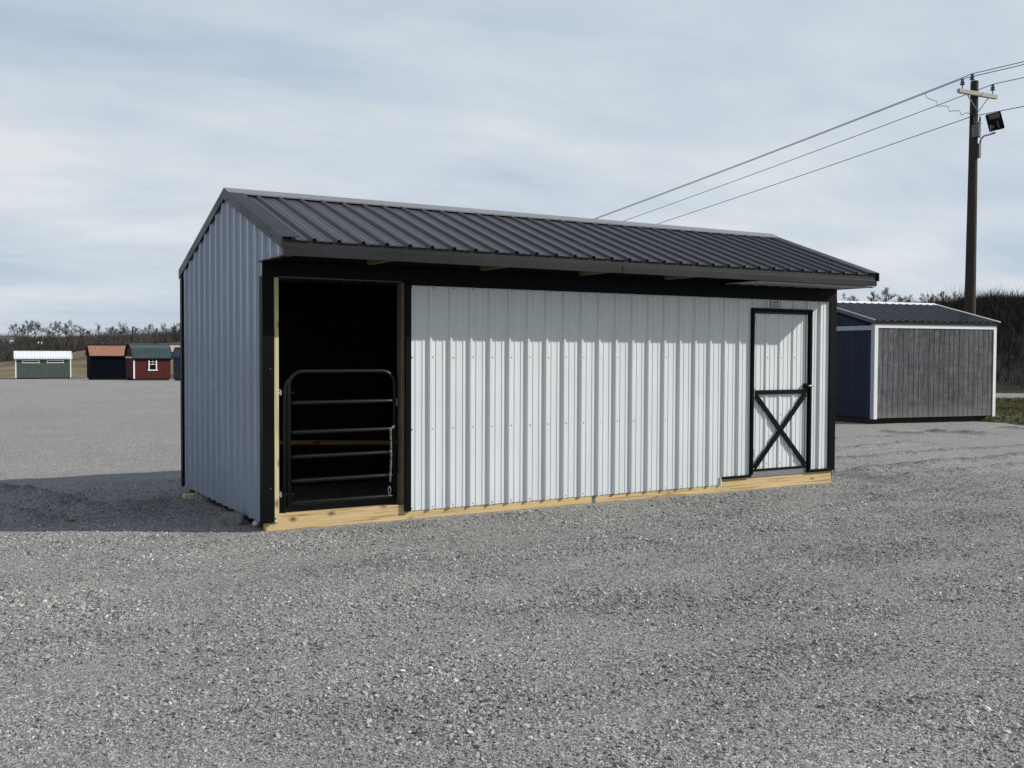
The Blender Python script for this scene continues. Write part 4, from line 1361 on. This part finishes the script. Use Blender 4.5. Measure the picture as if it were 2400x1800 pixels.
for i, (x, y, z, h) in enumerate(RIGHT):
    lab = 'tallest bare tree standing alone above the plank shed ridge' if i == 3 else ('bare tree peeping over the plank shed ridge, %s from its left end' % ORD[i] if i < 3 else 'bare tree on the right hill crest, %s to the right of the tallest one' % ORD[i - 4])
    place_tree(i + 5, x, y, z - 3.0, h + 3.4, 1.0, 'bare_tree', lab, 'bare trees on the right hill', 0 if i == 3 else None)


def brush_patch(name, label, n, s0, s1, d0, d1, h0, h1, mat, seed, nt=22, thick=.016):
    g = np.random.default_rng(seed)
    dd = np.sqrt(g.uniform(d0 ** 2, d1 ** 2, n)) if d0 > 100 else d0 + (d1 - d0) * g.uniform(0, 1, n) ** .8
    ss = g.uniform(s0, s1, n)
    x, y = XY(ss * dd, dd)
    z = terrain(x, y) - .3
    hh = g.uniform(h0, h1, n) * np.clip(dd / 160, .45, 1) * (0.45 + .55 * vnoise(x * .03, y * .03, 4) + .8 * vnoise(x * .11, y * .11, 8) ** 2)
    V = []; F = []
    tw = g.uniform(-1, 1, (n, nt, 3)); 
    b0 = np.stack([x, y, z], -1)[:, None, :] + tw * np.array([.16, .16, 0]) * hh[:, None, None]
    hgt = hh[:, None] * g.uniform(.45, 1.0, (n, nt))
    lean = g.normal(0, .30, (n, nt, 2)) * hgt[..., None]
    zoff = hgt * g.uniform(0, .45, (n, nt))
    b0[..., 2] += zoff
    tip = b0.copy(); tip[..., 0] += lean[..., 0]; tip[..., 1] += lean[..., 1]; tip[..., 2] += hgt * .75
    wv = g.uniform(thick * .6, thick * 1.6, (n, nt)) * hh[:, None]
    a_ = g.uniform(0, math.pi, (n, nt))
    wd = np.stack([np.cos(a_), np.sin(a_), 0 * a_], -1) * wv[..., None]
    mid = (b0 + tip) / 2
    vv = np.stack([b0 - wd * .5, b0 + wd * .5, mid + wd * .8, tip, mid - wd * .8], 2).reshape(-1, 3)
    k = np.arange(n * nt)[:, None] * 5
    f = np.concatenate([k + np.array([0, 1, 2]), k + np.array([0, 2, 4]), k + np.array([4, 2, 3])], 0)
    o = np_mesh(name, vv, f, mat)
    tag(o, label, 'woodland', kind='stuff')


brush_patch('far_woodland', 'leafless grey brown woodland along the left hillside', 4200, -.62, -.22, 255, 640, 2.8, 4.8, M['brush'], 5, nt=32, thick=.010)
brush_patch('hill_woodland', 'dark leafless woodland covering the right hill', 6600, .24, .62, 50, 425, 2.2, 4.6, M['brushr'], 6, nt=38, thick=.0065)

# grass tufts on the verge past the lot
g = np.random.default_rng(12)
n = 9000
r_ = g.uniform(10, 30, n); d_ = g.uniform(24.6, 42.5, n)
x, y = XY(r_, d_)
keep = (lot_sd(x, y) > .4)
x, y = x[keep], y[keep]; n = len(x)
z = terrain(x, y) - .05
nb_ = 5
bx = x[:, None] + g.normal(0, .04, (n, nb_)); by = y[:, None] + g.normal(0, .04, (n, nb_)); bz = np.repeat(z[:, None], nb_, 1)
a_ = g.uniform(0, math.pi, (n, nb_)); w_ = g.uniform(.006, .014, (n, nb_)); h_ = g.uniform(.03, .10, (n, nb_))
p0 = np.stack([bx - np.cos(a_) * w_, by - np.sin(a_) * w_, bz], -1); p1 = np.stack([bx + np.cos(a_) * w_, by + np.sin(a_) * w_, bz], -1)
p2 = np.stack([bx + g.normal(0, .04, (n, nb_)), by + g.normal(0, .04, (n, nb_)), bz + h_], -1)
vv = np.stack([p0, p1, p2], 2).reshape(-1, 3)
M['grass'] = brush_mat('dry_grass', [(.050, .050, .020), (.095, .088, .040), (.17, .15, .085)])
tag(np_mesh('grass', vv, np.arange(len(vv)).reshape(-1, 3), M['grass']), 'short olive winter grass on the verge by the road', 'grass', kind='stuff')

# far farmhouse on the left hillside, low roof behind the barns, twin lamp post in the field
M['house'] = plain('house_white', (.62, .61, .60), .8)
M['hroof'] = plain('house_roof', (.09, .085, .085), .8)
hx, hy = XY(-.4935 * 430, 430)
hs = empty('farmhouse', (hx, hy, gz(hx, hy) + 1.9), math.atan2(RGT[1], RGT[0]))
tag(hs, 'small white farmhouse among bare trees on the left hillside', 'house')
for (xa, xb) in ((-4.4, -2.4), (-1.0, .8), (1.3, 2.8)):
    mb = MB(); mb.box(xa, xb, 0, 4, -2.2, 1.2); mb.build('wall', M['house'], hs)
mb = MB(); mb.box(-2.4, -1.0, .4, 4, -2.2, 1.1); mb.box(.8, 1.3, .4, 4, -2.2, 1.1); mb.build('porch', M['hroof'], hs)
mb = MB(); mb.prism([(-.4, 1.2), (2, 2.3), (4.4, 1.2)], 0, -4.8, 3.2); mb.build('roof', M['hroof'], hs)
for xa in (-3.8, -.6, 1.7):
    mb = MB(); mb.box(xa, xa + .7, -.03, .02, -.4, .6); mb.build('window', M['glass'], hs)
lx, ly = XY(-.4577 * 150, 150)
lp_ = empty('lamp_post', (lx, ly, gz(lx, ly)))
tag(lp_, 'short post with two pale reflectors behind the green metal shed', 'lamp post')
lz0 = gz(lx, ly)
mb = MB(); mb.tube([(0, 0, 0), (0, 0, 2.35 - lz0)], .05, 6); mb.build('post', M['pole'], lp_)
for s_ in (-1, 1):
    b_ = MB(); c0 = Vector((s_ * .20 * RGT[0], s_ * .20 * RGT[1], 2.62 - lz0))
    b_.bar((0, 0, 2.33 - lz0), c0, .04, .04); b_.build('arm', M['pole'], lp_)
    b_ = MB(); b_.tube([c0 - Vector((0, 0, .18)), c0 + Vector((s_ * .06 * RGT[0], s_ * .06 * RGT[1], .16))], [.05, .10], 8); b_.build('reflector', M['house'], lp_)
bx_, by_ = XY(-.338 * 110, 110)
lb = empty('low_building', (bx_, by_, gz(bx_, by_)), math.atan2(RGT[1], RGT[0]) + .3)
tag(lb, 'low pale roofed building behind the barns at the edge of the white shed', 'building')
mb = MB(); mb.box(0, 9, 0, 5, 0, 2.5); mb.build('wall', plain('tan_wall', (.30, .24, .17), .8), lb)
mb = MB(); mb.prism([(-.3, 2.45), (2.5, 3.15), (5.3, 2.45)], 0, -.3, 9.3); mb.build('roof', plain('pale_roof', (.38, .36, .30), .6), lb)
